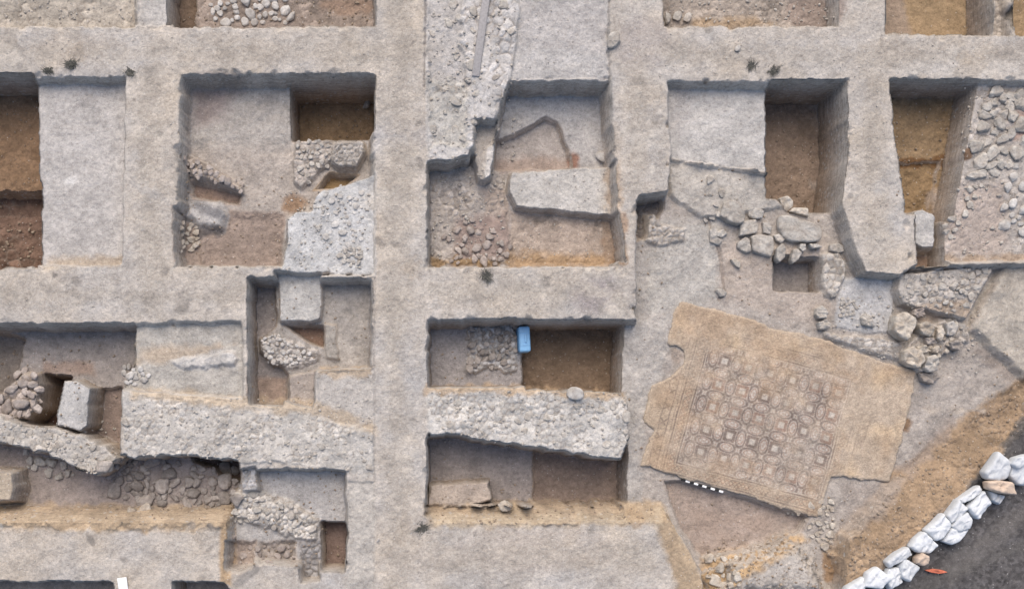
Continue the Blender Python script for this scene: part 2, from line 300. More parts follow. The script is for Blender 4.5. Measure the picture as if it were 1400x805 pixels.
# ---- second row, middle
dig([(584,437),(853,437),(848,530),(584,530)], -.85, (.30,.285,.285), b=6, rel=.02)
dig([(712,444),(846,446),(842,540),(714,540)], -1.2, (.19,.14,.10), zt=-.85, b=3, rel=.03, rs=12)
rise([(637,444),(700,440),(712,470),(708,508),(690,512),(672,500),(650,512),(634,506),(642,480)], -.78, (.36,.36,.365), 'cobble_patch', 'rough patch of dark grey cobbles left of the blue container', 'cobbles', cob=(8,.07), b=4, cv=.4)
dig([(584,590),(850,590),(850,640),(850,692),(584,692)], -.92, (.27,.245,.235), b=3, rel=.02)
dig([(729,590),(850,590),(850,690),(727,692)], -1.05, (.24,.19,.16), zt=-.92, b=3, rel=.012)
rise([(584,660),(672,654),(676,688),(584,698)], -.45, (.37,.32,.28), 'earth_block', 'low pinkish earth block on the floor below the thick white wall', 'earth block', b=4, rel=.035)
layer([(848,684),(908,688),(914,712),(848,716)], 0, OT, ramp=((562,686,-.42),(562,714,0)), zt=-.1, b=3, w=2.5, rel=.035, f=6, mott=.18)
layer([(584,692),(680,690),(852,688),(852,716),(584,718)], 0, OT, ramp=((562,684,-.75),(562,714,0)), zt=-.1, b=4, w=5, rel=.06, f=8, mott=.24, rs=16)
blotch([(584,704),(700,700),(850,706),(905,700),(905,716),(584,720)], (.43,.36,.27), zt=-.03, f=8, w=8, a=.7)
blotch(ell(868,708,14,12), (.36,.27,.18), f=6, a=.6)
rise([(584,528),(640,526),(700,529),(780,529),(850,534),(863,542),(864,600),(853,634),(800,626),(700,612),(640,602),(612,596),(584,600)], .03, (.475,.465,.45), 'stone_wall', 'thick white plaster wall between two dark pits, rounded at its right end', 'stone wall', b=4.5, rel=.05, rs=26, cob=(9,.028,1.4), cv=.15, w=2.2)
blotch([(584,524),(700,524),(862,532),(862,548),(700,538),(584,538)], (.45,.34,.23), zt=.02, f=6, a=.75)
blotch(ell(1238,580,5,9,10), (.22,.15,.10), zt=-.42, f=5); blotch([(1255,556),(1345,558),(1345,564),(1255,563)], (.42,.37,.32), zt=-.42, f=5, a=.7)
blotch([(1345,470),(1390,520),(1380,528),(1330,478)], (.27,.235,.21), zt=-.42, f=9, a=.7); blotch([(1150,660),(1230,655),(1215,690),(1150,735)], (.31,.275,.25), zt=-.42, f=12, a=.7)  # first: soft shade painted along the bench's lower left edge
blotch([(1225,640),(1300,570),(1310,580),(1240,655)], (.29,.245,.215), zt=-.42, f=9, a=.6); blotch(ell(925,486,11,12), (.27,.225,.19), zt=-.42, f=5, a=.8)  # second: shading of the round notch painted on its floor
blotch([(940,690),(1080,715),(1040,745),(960,755)], (.34,.27,.225), zt=-.6, f=14, a=.6)
for cx, cy, rx, ry in [(980,690,30,8),(1010,725,26,7),(960,735,18,10)]: blotch(ell(cx, cy, rx, ry, 14), (.365,.305,.27), zt=-.6, f=8, a=.5)
# stains on the baulk tops
for cx, cy, rx, ry, a, cc in [(815,403,32,24,.95,(.30,.275,.275)),(577,722,12,10,.7,(.27,.26,.26)),(545,185,60,14,.35,(.33,.33,.35)),(880,60,40,36,.55,(.36,.33,.32)),
        (540,420,14,60,.35,(.34,.32,.29)),(735,750,120,30,.35,(.40,.355,.325)),(100,60,70,14,.4,(.43,.38,.33)),(1070,70,70,14,.4,(.36,.36,.37)),(1185,120,40,40,.4,(.40,.37,.34)),
        (1300,90,80,22,.4,(.46,.455,.45)),(840,260,12,90,.4,(.42,.355,.29)),(250,60,90,14,.25,(.44,.42,.40)),(665,378,12,8,.6,(.22,.21,.2)),(1290,330,1,1,.1,TN)]:
    blotch(ell(cx, cy, rx, ry), cc, f=14, a=a)
rs_ = random.Random(5)
for k in range(190):                                   # small old stains and pock marks on the trodden tops
    bx = rs_.choice([(0,40,510,98),(515,40,580,800),(585,365,855,435),(180,100,240,440),(0,370,335,435),(0,715,305,790),(590,720,900,800),(905,40,1400,105),(845,110,905,265)])
    cx, cy = rs_.uniform(bx[0], bx[2]), rs_.uniform(bx[1], bx[3]); r = 1.2+5*rs_.random()**2.2
    blotch(ell(cx, cy, r*rs_.uniform(1, 2), r, rs_.uniform(0, 180)), rs_.choice([(.22,.205,.19)]*3+[(.52,.49,.45)]), f=3, w=2, a=rs_.uniform(.3, .75))
for P_ in ([(533,-20),(562,-20),(566,300),(556,560),(566,830),(532,830),(528,400)],[(-20,58),(300,62),(600,55),(600,80),(280,86),(-20,80)],[(-20,392),(330,396),(330,416),(-20,412)],[(590,392),(850,392),(850,414),(590,412)],
        [(192,90),(222,90),(220,300),(226,440),(196,440),(190,250)],[(860,60),(1420,66),(1420,88),(860,84)],[(858,90),(890,90),(888,268),(860,268)],[(1176,60),(1204,60),(1214,340),(1188,340)],[(600,745),(900,740),(900,775),(600,780)]):
    blotch(P_, (.355,.325,.29), f=12, w=8, a=.55, ws=18)
for k in range(46):                                   # trampled smears
    bx = rs_.choice([(0,40,510,98),(515,40,580,800),(585,365,855,435),(180,100,240,440),(0,370,335,435),(0,715,305,790),(590,720,900,800),(905,40,1400,105),(845,110,905,265),(1160,110,1215,360)])
    cx, cy = rs_.uniform(bx[0], bx[2]), rs_.uniform(bx[1], bx[3])
    blotch(ell(cx, cy, rs_.uniform(10, 34), rs_.uniform(5, 14), rs_.choice([0, 0, 90, 20, -20])), rs_.choice([(.33,.30,.27),(.36,.31,.255),(.50,.465,.42),(.37,.36,.355)]), f=9, w=6, a=rs_.uniform(.25, .55), ws=6)
RIMS = [[(246,101),(511,100)],[(239,365),(246,101)],[(511,100),(511,235)],[(239,365),(382,366)],[(0,106),(50,106)],[(50,105),(173,105)],[(0,364),(170,363)],[(700,110),(836,109)],[(836,110),(848,366)],[(584,366),(848,366)],[(584,225),(584,366)],
        [(912,110),(1056,112)],[(1056,110),(1157,110)],[(1157,110),(1165,340)],[(1216,108),(1400,112)],[(1218,110),(1246,362)],[(0,441),(184,442)],[(184,443),(334,440)],[(584,437),(853,437)],[(584,437),(584,525)],[(584,600),(584,690)],
        [(342,380),(510,380)],[(510,380),(508,500)],[(914,110),(912,265)],[(868,276),(866,438)],[(0,37),(512,36)],[(907,37),(1145,36)],[(1212,46),(1400,48)],[(312,715),(312,790)],[(474,656),(474,775)],[(335,440),(343,546)]]
for a_, b_ in RIMS:
    ln = math.hypot(b_[0]-a_[0], b_[1]-a_[1])
    for q_ in range(int(ln/16)):
        if rs_.random() < .4: continue
        t_ = rs_.random(); cx = a_[0]+(b_[0]-a_[0])*t_; cy = a_[1]+(b_[1]-a_[1])*t_; rx = 2.5+7*rs_.random()**2; ry = rx*rs_.uniform(.5, .9)
        if abs(b_[0]-a_[0]) < abs(b_[1]-a_[1]): rx, ry = ry, rx
        i0, i1 = np.searchsorted(gx, [cx-rx-6, cx+rx+6]); j0, j1 = np.searchsorted(gy, [cy-ry-6, cy+ry+6]); sl = (slice(j0, j1), slice(i0, i1))
        e_ = np.hypot((X[sl]-cx)/rx, (Y[sl]-cy)/ry)+.3*fbm(X[sl]/5, Y[sl]/5, 77, 2); tt_ = np.clip((1.15-e_)/.9, 0, 1)
        Z[sl] = np.minimum(Z[sl], Z[sl]-tt_*rs_.uniform(.02, .09)*(Z[sl] > -.14))
# ruts, cracks and one painted line of edge shade
def groove(pts, d, zt, wd=2.2, c=None):
    for (a, b_) in zip(pts[:-1], pts[1:]):
        dx, dy = b_[0]-a[0], b_[1]-a[1]; n = math.hypot(dx, dy); ox, oy = -dy/n*wd/2, dx/n*wd/2
        P = [(a[0]+ox, a[1]+oy), (b_[0]+ox, b_[1]+oy), (b_[0]-ox, b_[1]-oy), (a[0]-ox, a[1]-oy)]
        q = [plane(p, zt) for p in P]
        xs = [p[0] for p in q]; ys = [p[1] for p in q]
        i0, i1 = np.searchsorted(gx, [min(xs)-6, max(xs)+6]); j0, j1 = np.searchsorted(gy, [min(ys)-6, max(ys)+6])
        sl = (slice(j0, j1), slice(i0, i1)); s = sdf(X[sl], Y[sl], q)+1.2*fbm(X[sl]/6, Y[sl]/6, 3, 2)
        t = np.clip(-s/1.5+.6, 0, 1); Z[sl] -= d*t*1.0
        if c is not None: C[sl] = C[sl]*(1-.6*t[..., None])+np.array(c, np.float32)*.6*t[..., None]
groove([(582,0),(581,60),(580,120)], .03, 0, c=DK); groove([(833,0),(832,60),(834,112)], .05, 0, 3, c=(.2,.19,.18))
groove([(171,125),(168,240),(167,360)], .02, -.1, 2, c=(.24,.23,.22)); groove([(512,380),(511,500),(512,660)], .02, 0, 2, c=(.28,.26,.24))  # first groove's dark colour paints the thin shade at the platform edge
groove([(982,410),(990,400),(985,345),(968,300)], .03, -.42, 4, c=(.25,.21,.18))
# road at the lower right and its edge
ROADP = [(1420,560),(1400,580),(1375,615),(1350,640),(1290,705),(1235,750),(1165,815),(1150,840),(1150,990),(1600,990),(1600,560)]
layer(ROADP, -.03, (.098,.094,.096), b=6, w=3, rel=.012, f=4, obj=dict(name='road', kind='structure'), mott=.25, cob=(4,.006))
blotch([(1290,770),(1400,690),(1420,700),(1300,800)], (.17,.16,.155), f=14, a=.6)
blotch([(1210,812),(1260,790),(1420,735),(1420,745),(1270,805)], (.11,.105,.10), f=8, a=.5)
# cut earth shows on every steep face: greyer above, redder with depth
gxx = np.gradient(Z, ST*S, axis=1); gyy = np.gradient(Z, ST*S, axis=0)
slope = np.sqrt(gxx**2+gyy**2)
C *= (1+.10*fbm(X/9, Y/6, 63, 3)+.07*fbm(X/3, Y/3, 64, 2))[..., None]
dep = np.clip(-Z/1.2+.15*fbm(X/30, Y/30, 50), 0, 1)[..., None]
sec = (1-dep)*np.array((.40,.365,.325), np.float32)+dep*np.array((.30,.23,.17), np.float32)
sec *= (1+.16*fbm(X/26, Y/26, 51, 2))[..., None]
k = (np.clip((slope-.9)/1.2, 0, 1)*.92*(1-.85*SEC))[..., None]
isroad = np.array([o['name'] in ('road',) for o in OBJ])[ID][..., None]
C[:] = np.where(isroad, C, C*(1-k)+sec*k)
Z += np.where(isroad[..., 0], .3, 1)*(.0035*fbm(X/2.4, Y/2.4, 61, 2)+.008*fbm(X/8, Y/8, 62, 3))
# pull everything to level ground at the rim of the sheet
Z *= np.clip(edge*2.2, 0, 1)
def blur(a, n=2):
    for _ in range(n):
        p = np.pad(a, 1, mode='edge'); a = (p[:-2, 1:-1]+p[2:, 1:-1]+p[1:-1, :-2]+p[1:-1, 2:]+2*a)/6
    return a
gxx = np.gradient(Z, ST*S, axis=1); gyy = np.gradient(Z, ST*S, axis=0)
st_ = np.clip((blur(slope, 2)-.6)/1., 0, 1); gxx = gxx*(1-st_)+blur(gxx, 7)*st_; gyy = gyy*(1-st_)+blur(gyy, 7)*st_
NRM = np.stack([-gxx, gyy, np.ones_like(Z)], -1); NRM /= np.linalg.norm(NRM, axis=-1, keepdims=True)
def zat(px, py):                                      # ground height at a level-plane pixel
    i = int(np.clip(round((px+M)/ST), 0, len(gx)-1)); j = int(np.clip(round((py+M)/ST), 0, len(gy)-1))
    return float(Z[j, i])
def seen(px, py):                                     # the ground point that shows at photo pixel (px, py)
    z = 0.
    for _ in range(8): z = .5*z+.5*zat(*plane((px, py), z))
    q = plane((px, py), z); return q[0], q[1], z

# ------------------------------------------------------------------ materials
def nodes(m):
    m.use_nodes = True; n = m.node_tree; p = n.nodes['Principled BSDF']; return n, p
def mixc(n, a, b, f, mode='MULTIPLY'):
    x = n.nodes.new('ShaderNodeMix'); x.data_type = 'RGBA'; x.blend_type = mode
    for s, v in ((6, a), (7, b), (0, f)):
        if hasattr(v, 'links'): n.links.new(v, x.inputs[s])
        else: x.inputs[s].default_value = v if s == 0 else (*v[:3], 1)
    return x.outputs[2]
def noise(n, scale, detail=4, rough=.6, vec=None):
    t = n.nodes.new('ShaderNodeTexNoise'); t.inputs['Scale'].default_value = scale; t.inputs['Detail'].default_value = detail
    t.inputs['Roughness'].default_value = rough
    if vec is not None: n.links.new(vec, t.inputs['Vector'])
    return t.outputs[0]
def ramp(n, v, pts):
    r = n.nodes.new('ShaderNodeValToRGB'); n.links.new(v, r.inputs[0])
    while len(r.color_ramp.elements) < len(pts): r.color_ramp.elements.new(.5)
    for e, (p, c) in zip(r.color_ramp.elements, pts): e.position = p; e.color = (*((c,)*3 if isinstance(c, (int, float)) else c), 1)
    return r.outputs[0]
def geo(n): return n.nodes.new('ShaderNodeNewGeometry').outputs['Position']
def bump(n, p, h, s, d):
    b = n.nodes.new('ShaderNodeBump'); b.inputs['Strength'].default_value = s; b.inputs['Distance'].default_value = d
    n.links.new(h, b.inputs['Height']); n.links.new(b.outputs[0], p.inputs['Normal'])
def earth_material(name, fine=1.0, attr='soil'):
    m = bpy.data.materials.new(name); n, p = nodes(m)
    a = n.nodes.new('ShaderNodeAttribute'); a.attribute_name = attr
    pos = geo(n)
    c = mixc(n, a.outputs['Color'], ramp(n, noise(n, 2.1, 6, .65, pos), [(.28, .80), (.5, 1.), (.72, 1.15)]), 1.)
    c = mixc(n, c, ramp(n, noise(n, 13, 5, .7, pos), [(.28, .74), (.48, 1.0), (.70, 1.18)]), fine)
    c = mixc(n, c, ramp(n, noise(n, 46, 3, .7, pos), [(.25, .78), (.5, 1.0), (.75, 1.2)]), fine)
    # cut faces: thin level layers and stones sticking out of the section
    sep = n.nodes.new('ShaderNodeSeparateXYZ'); n.links.new(n.nodes.new('ShaderNodeNewGeometry').outputs['True Normal'], sep.inputs[0])
    steep = ramp(n, sep.outputs[2], [(.30, 1.), (.75, 0.)])
    mp = n.nodes.new('ShaderNodeMapping'); mp.inputs['Scale'].default_value = (1.3, 1.3, 13); n.links.new(pos, mp.inputs['Vector'])
    c = mixc(n, c, ramp(n, noise(n, 1.6, 5, .65, mp.outputs[0]), [(.30, .72), (.5, 1.), (.70, 1.25)]), steep)
    v3 = n.nodes.new('ShaderNodeTexVoronoi'); v3.inputs['Scale'].default_value = 9; n.links.new(pos, v3.inputs['Vector'])
    s3 = n.nodes.new('ShaderNodeSeparateColor'); n.links.new(v3.outputs['Color'], s3.inputs[0])
    def mul(a, b):
        q = n.nodes.new('ShaderNodeMath'); q.operation = 'MULTIPLY'
        for i_, w_ in ((0, a), (1, b)):
            if hasattr(w_, 'links'): n.links.new(w_, q.inputs[i_])
            else: q.inputs[i_].default_value = w_
        return q.outputs[0]
    st3 = mul(mul(ramp(n, v3.outputs['Distance'], [(.22, 1.), (.38, 0.)]), ramp(n, s3.outputs[0], [(.62, 0.), (.66, 1.)])), mul(steep, .7))
    c = mixc(n, c, (.42,.395,.36), st3, 'MIX')
    v = n.nodes.new('ShaderNodeTexVoronoi'); v.inputs['Scale'].default_value = 17; n.links.new(pos, v.inputs['Vector'])
    c = mixc(n, c, ramp(n, noise(n, 21, 4, .72, pos), [(.28, .55), (.37, 1.), (.63, 1.), (.72, 1.3)]), fine)
    # loose pale pebbles and dark pocks
    sel = n.nodes.new('ShaderNodeSeparateColor'); n.links.new(v.outputs['Color'], sel.inputs[0])
    pk = n.nodes.new('ShaderNodeMath'); pk.operation = 'GREATER_THAN'; n.links.new(sel.outputs[0], pk.inputs[0]); pk.inputs[1].default_value = .86
    near = ramp(n, v.outputs['Distance'], [(.10, 1.), (.26, 0.)])
    f1 = n.nodes.new('ShaderNodeMath'); f1.operation = 'MULTIPLY'; n.links.new(pk.outputs[0], f1.inputs[0]); n.links.new(near, f1.inputs[1])
    f1b = n.nodes.new('ShaderNodeMath'); f1b.operation = 'MULTIPLY'; n.links.new(f1.outputs[0], f1b.inputs[0]); f1b.inputs[1].default_value = .55*fine
    c = mixc(n, c, (.60,.585,.565), f1b.outputs[0], 'MIX')
    pd = n.nodes.new('ShaderNodeMath'); pd.operation = 'LESS_THAN'; n.links.new(sel.outputs[1], pd.inputs[0]); pd.inputs[1].default_value = .16
    f2 = n.nodes.new('ShaderNodeMath'); f2.operation = 'MULTIPLY'; n.links.new(pd.outputs[0], f2.inputs[0]); n.links.new(near, f2.inputs[1])
    f2b = n.nodes.new('ShaderNodeMath'); f2b.operation = 'MULTIPLY'; n.links.new(f2.outputs[0], f2b.inputs[0]); f2b.inputs[1].default_value = .6*fine
    c = mixc(n, c, (.45,.43,.42), f2b.outputs[0], 'MULTIPLY')
    n.links.new(c, p.inputs['Base Color']); p.inputs['Roughness'].default_value = .95; p.inputs['Specular IOR Level'].default_value = .15
    bump(n, p, noise(n, 20, 6, .68, pos), .7, .04)
    return m
M_EARTH = earth_material('earth')
M_ROAD = earth_material('road_gravel', .9)
def plain(name, c, rough=.8, var=.25, scale=14, bs=.4, bd=.01, c2=None, spec=.3, rnd=0.):
    m = bpy.data.materials.new(name); n, p = nodes(m); pos = geo(n)
    base = c
    if c2: base = mixc(n, c, c2, ramp(n, noise(n, scale*.35, 5, .6, pos), [(.38, 0.), (.62, 1.)]), 'MIX')
    k = mixc(n, base, ramp(n, noise(n, scale, 5, .68, pos), [(.25, 1-var), (.5, 1.), (.75, 1+var)]), 1.)
    if rnd:
        oi = n.nodes.new('ShaderNodeObjectInfo'); k = mixc(n, k, ramp(n, oi.outputs['Random'], [(0, 1-rnd), (1, 1+rnd)]), 1.)
    n.links.new(k, p.inputs['Base Color']); p.inputs['Roughness'].default_value = rough; p.inputs['Specular IOR Level'].default_value = spec
    bump(n, p, noise(n, scale*1.6, 5, .7, pos), bs, bd)
    return m
M_LIME = plain('pale_limestone', (.45,.42,.375), .9, .32, 16, .9, .03, (.34,.305,.265), rnd=.14)
M_CREAM = plain('cream_limestone', (.50,.455,.39), .9, .3, 14, .9, .03, (.35,.295,.235), rnd=.12)
M_GREY = plain('grey_fieldstone', (.34,.305,.275), .9, .34, 16, .9, .03, (.24,.21,.185), rnd=.25)
M_BROWN = plain('earthy_fieldstone', (.38,.335,.30), .9, .3, 16, .8, .03, (.28,.235,.205), rnd=.22)
M_CRUMB = plain('earth_clod', (.31,.25,.19), .95, .3, 20, .8, .02, (.24,.185,.135))
M_WHITE = plain('white_rubble', (.50,.48,.45), .9, .26, 18, .8, .02, (.37,.34,.305), rnd=.15)
M_BAG = plain('woven_white_plastic', (.57,.59,.61), .75, .10, 26, .5, .012, (.535,.555,.57), rnd=.08)
M_BAGT = plain('tan_sacking', (.52,.41,.32), .7, .15, 12, .5, .02)
M_BLUE = plain('blue_plastic', (.24,.47,.72), .45, .10, 12, .2, .004)
M_BLUE_SHADE = plain('shaded_blue_plastic', (.07,.17,.30), .5, .10, 12, .2, .004)  # darker copy of the blue that paints shade on the container's side
M_CARD = plain('white_card', (.78,.80,.80), .5, .05, 10, .1, .002)
M_BLK = plain('black_paint', (.015,.015,.015), .5, .1, 10, .1, .002)
M_WPT = plain('white_paint', (.8,.8,.78), .5, .06, 10, .1, .002)
M_ORG = plain('orange_plastic', (.55,.16,.09), .6, .2, 14, .3, .01)
M_WOOD = plain('weathered_timber', (.30,.285,.28), .85, .25, 20, .6, .01)
M_WEED = plain('dry_weed', (.075,.075,.065), .9, .4, 30, .2, .01, (.12,.115,.10))

# ------------------------------------------------------------------ the height map cut into its objects
def setattr_col(me, name, cols):
    at = me.color_attributes.new(name, 'FLOAT_COLOR', 'POINT')
    a = np.ones((len(cols), 4), np.float32); a[:, :3] = np.clip(cols, .01, .9)
    at.data.foreach_set('color', a.ravel())
def make_mesh(name, V, F, mat, nrm=None, cols=None):
    me = bpy.data.meshes.new(name)
    me.vertices.add(len(V)); me.vertices.foreach_set('co', np.asarray(V, np.float32).ravel())
    F = np.asarray(F, np.int32)
    me.loops.add(F.size); me.loops.foreach_set('vertex_index', F.ravel())
    me.polygons.add(len(F)); me.polygons.foreach_set('loop_start', np.arange(0, F.size, F.shape[1], dtype=np.int32))
    me.polygons.foreach_set('use_smooth', np.ones(len(F), bool))
    me.update(calc_edges=True); me.validate()
    if cols is not None: setattr_col(me, 'soil', cols)
    if nrm is not None: me.normals_split_custom_set_from_vertices(np.asarray(nrm, np.float32))
    me.materials.append(mat)
    o = bpy.data.objects.new(name, me); COL.objects.link(o); return o
def tag(o, label=None, category=None, group=None, kind=None):
    for k_, v_ in (('label', label), ('category', category), ('group', group), ('kind', kind)):
        if v_: o[k_] = v_
    return o
ny, nx = X.shape
idx = np.arange(nx*ny, dtype=np.int32).reshape(ny, nx)
quads = np.stack([idx[1:, :-1], idx[1:, 1:], idx[:-1, 1:], idx[:-1, :-1]], -1).reshape(-1, 4)
fid = np.maximum(ID[:-1, :-1], np.maximum(ID[1:, 1:], 0)*0).reshape(-1)
VV = np.stack([(X-W0/2)*S, (H0/2-Y)*S, Z], -1).reshape(-1, 3); CC = C.reshape(-1, 3); NN = NRM.reshape(-1, 3)
# NRM: y axis of the world runs against the pixel rows
THING = {}
for k_, spec in enumerate(OBJ):
    q = quads[fid == k_]
    if len(q) < 6: continue
    u, inv = np.unique(q, return_inverse=True)
    o = make_mesh(spec['name'], VV[u], inv.reshape(-1, 4), M_ROAD if spec['name'] == 'road' else M_EARTH, NN[u], CC[u])
    tag(o, spec.get('label'), spec.get('category'), spec.get('group'), spec.get('kind'))
    if spec.get('label'): THING[spec['label']] = o
# level ground all round, out to the horizon
x0, x1, y0, y1 = wx(gx[0]), wx(gx[-1]), wy(gy[-1]), wy(gy[0]); R = 260
Vg = [(-R,-R,0),(R,-R,0),(R,R,0),(-R,R,0),(x0,y0,0),(x1,y0,0),(x1,y1,0),(x0,y1,0)]
g = make_mesh('ground', Vg, [(0,1,5,4),(1,2,6,5),(2,3,7,6),(3,0,4,7)], M_EARTH, None, np.array([BA]*8)); tag(g, kind='structure')

# ------------------------------------------------------------------ mosaic floor
MO = [(930,412),(960,418),(990,425),(1030,437),(1060,449),(1120,462),(1150,473),(1180,484),(1215,496),(1252,507),(1249,530),(1244,560),(1236,592),(1228,622),(1216,658),(1180,656),(1152,651),(1136,652),(1128,680),(1120,708),(1090,701),(1060,692),(1030,681),(1000,672),(965,663),(935,655),(905,645),(877,636),(882,615),(893,588),(880,578),(884,555),(892,527),(910,518),(924,508),(936,498),(939,488),(935,478),(926,474),(915,474),(911,468),(916,450),(921,432)]
ZM = -.37
def mosaic():
    P = [plane(p, ZM) for p in MO]
    st = .75
    ax = np.arange(870, 1285, st, dtype=np.float32); ay = np.arange(400, 735, st, dtype=np.float32)
    x, y = np.meshgrid(ax, ay)
    sd = sdf(x, y, P)+1.5*fbm(x/7, y/7, 8, 3)+1.8*fbm(x/24, y/24, 9, 2)
    k = H/(H-ZM)                                        # back to photo pixels for the drawing
    px = NX+(x-NX)*k; py = NY+(y-NY)*k
    ca, sa = math.cos(math.radians(15.2)), math.sin(math.radians(15.2))
    u = (px-877)*ca+(py-638)*sa; v = (px-877)*sa-(py-638)*ca
    u = u+1.2*fbm(x/45, y/45, 12, 2); v = v+1.2*fbm(x/45, y/45, 13, 2)
    ground_ = np.array((.405,.34,.275)); tan = np.array((.395,.312,.23)); dark = np.array((.165,.125,.105)); red = np.array((.24,.14,.10)); light = np.array((.44,.395,.345))
    u0, u1, v0, v1 = 46., 246., 20., 190.
    dpan = np.maximum(np.maximum(u0-u, u-u1), np.maximum(v0-v, v-v1))     # <0 inside the panel
    c = np.empty(x.shape+(3,), np.float32); c[:] = ground_
    def put(mask, col, a=1.):
        m = (np.clip(mask, 0, 1)*a)[..., None]; c[:] = c*(1-m)+np.array(col)*m
    line = lambda d, wd: np.clip(wd-np.abs(d)+.5, 0, 1)
    put(np.clip(dpan/8+.3, 0, 1), tan)
    inside = np.clip(-dpan, 0, 1)
    put(inside, light, .5)
    # squares on a lattice, pointed ovals between them, four-lobed fields
    p = 32.; uu = (u-73)/p; vv = (v-41)/p
    iu = np.round(uu); iv = np.round(vv); du = (uu-iu)*p; dv = (vv-iv)*p
    hsh = _T[(iv.astype(np.int32)*17+40) & 255, (iu.astype(np.int32)*29+60) & 255]
    inn = np.clip(-dpan-1, 0, 1)
    sq = np.maximum(np.abs(du), np.abs(dv))
    put(np.clip(8.6-sq, 0, 1)*np.clip(sq-3.6, 0, 1)*inn*(.58+.34*hsh), np.where((hsh > .55)[..., None], dark, red*.9))
    put(line(sq-10.4, .6)*inn, dark, .6); put(line(np.abs(du)+np.abs(dv)-17.5, .5)*inn, red, .45)
    put(np.clip(2.8-sq, 0, 1)*inn, light, .9); put(np.clip(1.5-sq, 0, 1)*inn*hsh, dark, .4)
    for hor in (0, 1):
        if hor: iu2 = np.floor(uu)+.5; iv2 = np.round(vv); ea, eb = 6.4, 11.5
        else: iu2 = np.round(uu); iv2 = np.floor(vv)+.5; ea, eb = 11.5, 6.4
        eu = (uu-iu2)*p; ev = (vv-iv2)*p
        e = np.sqrt((eu/ea)**2+(ev/eb)**2); s_ = min(ea, eb)
        put(np.clip((1-e)*s_, 0, 1)*inn, light, .6)
        put(line((e-1)*s_, 1.1)*inn, dark, .8); put(line((e-.62)*s_, .6)*inn, red, .7)
        put(np.clip((.28-e)*s_, 0, 1)*inn, red, .4)
    cu = (uu-np.floor(uu)-.5)*p; cv_ = (vv-np.floor(vv)-.5)*p
    rr = np.hypot(cu, cv_); put(line(rr-5, .6)*inn, dark, .6); put(np.clip(1.8-rr, 0, 1)*inn, red, .5)
    put(line(np.hypot(cu, cv_)-13.5, .5)*inn, red, .4)
    # frames: lines, a twisted band and an outer band of crosses
    for off, wd, a in ((1, 1., .85), (4.5, .7, .6), (13.5, .7, .6), (17, 1., .8), (21, .6, .5), (27, .8, .7), (38, .7, .5)): put(line(dpan-off, wd), dark, a)
    al = np.where(np.maximum(u0-u, u-u1) > np.maximum(v0-v, v-v1), v, u)
    wv = np.sin(al*2*math.pi/11)*2.8; band = (dpan > 4.5) & (dpan < 13.5)
    put(line(dpan-9-wv, .8)*band, red, .75); put(line(dpan-9+wv, .8)*band, dark, .65)
    cr = ((al+6) % 21)-10.5; cd = dpan-33
    put(np.clip(5-np.maximum(np.abs(cr), np.abs(cd)), 0, 1)*np.clip(np.abs(np.abs(cr)-np.abs(cd))*-1+2, 0, 1), dark, .6)
    # wear: the top and the right wing have lost most of the pattern
    wear = np.clip(.16+.6*np.clip((v-130)/60, 0, 1)+.8*np.clip((u-240)/20, 0, 1)+.7*fbm(x/30, y/30, 31, 4), 0, 1)*.85
    earth = ground_*.55+tan*.5
    n1 = fbm(x/40, y/40, 33, 4)[..., None]
    ear = earth*(1+.10*n1)+np.array((.05,.01,-.035))*np.clip(n1, 0, 1)
    c[:] = c*(1-wear[..., None])+ear*wear[..., None]
    org = np.clip(fbm(x/34, y/34, 36, 4)*1.3-.1+.45*np.clip((v-165)/30, 0, 1)+.4*np.clip((45-u)/30, 0, 1), 0, 1)[..., None]*.5
    c[:] = c*(1-org)+np.array((.37,.262,.17))*org
    gry = .7*np.clip(fbm(x/26, y/26, 39, 4)*1.2-.25, 0, 1)[..., None]*.5*np.clip(-dpan/20, 0, 1)[..., None]
    c[:] = c*(1-gry)+np.array((.41,.375,.335))*gry
    # tesserae
    tt = _T[(np.floor(u/1.1).astype(np.int32)*3) & 255, (np.floor(v/1.1).astype(np.int32)*5) & 255]
    c *= (1+.34*(tt-.5)+.16*fbm(x/4, y/4, 46, 3)+.10*fbm(x/12, y/12, 47, 3))[..., None]
    rim = np.clip((sd+5)/4, 0, 1)[..., None]*.45
    c[:] = c*(1-rim)+np.array((.44,.375,.30))*rim
    z = ZM+.010*fbm(x/60, y/60, 41, 3)+.004*(tt-.5)-.006*np.clip(fbm(x/18, y/18, 43, 3), 0, 1)
    z = z-np.clip((sd+2.5)/2.5, 0, 1)*.02
    n_y, n_x = x.shape; ii = np.arange(n_x*n_y).reshape(n_y, n_x)
    ins = sd < 0
    fm = ins[:-1, :-1] & ins[1:, :-1] & ins[:-1, 1:] & ins[1:, 1:]
    q = np.stack([ii[1:, :-1], ii[1:, 1:], ii[:-1, 1:], ii[:-1, :-1]], -1)[fm]
    V = np.stack([(x-W0/2)*S, (H0/2-y)*S, z], -1).reshape(-1, 3)
    # broken edge: boundary edges drop to the bedding
    ed = np.concatenate([q[:, [0, 1]], q[:, [1, 2]], q[:, [2, 3]], q[:, [3, 0]]])
    key = np.sort(ed, 1); kk = key[:, 0].astype(np.int64)*(n_x*n_y)+key[:, 1]
    un, first, cnt = np.unique(kk, return_index=True, return_counts=True)
    be = ed[first[cnt == 1]]
    bv = np.unique(be); low = np.full(n_x*n_y, -1, np.int64); low[bv] = n_x*n_y+np.arange(len(bv))
    Vl = V[bv].copy(); Vl[:, 2] -= .16
    Cl = c.reshape(-1, 3)[bv]*0+np.array((.34,.29,.24))
    sk = np.stack([be[:, 1], be[:, 0], low[be[:, 0]], low[be[:, 1]]], -1)
    V = np.concatenate([V, Vl]); cols = np.concatenate([c.reshape(-1, 3), Cl]); Q = np.concatenate([q, sk])
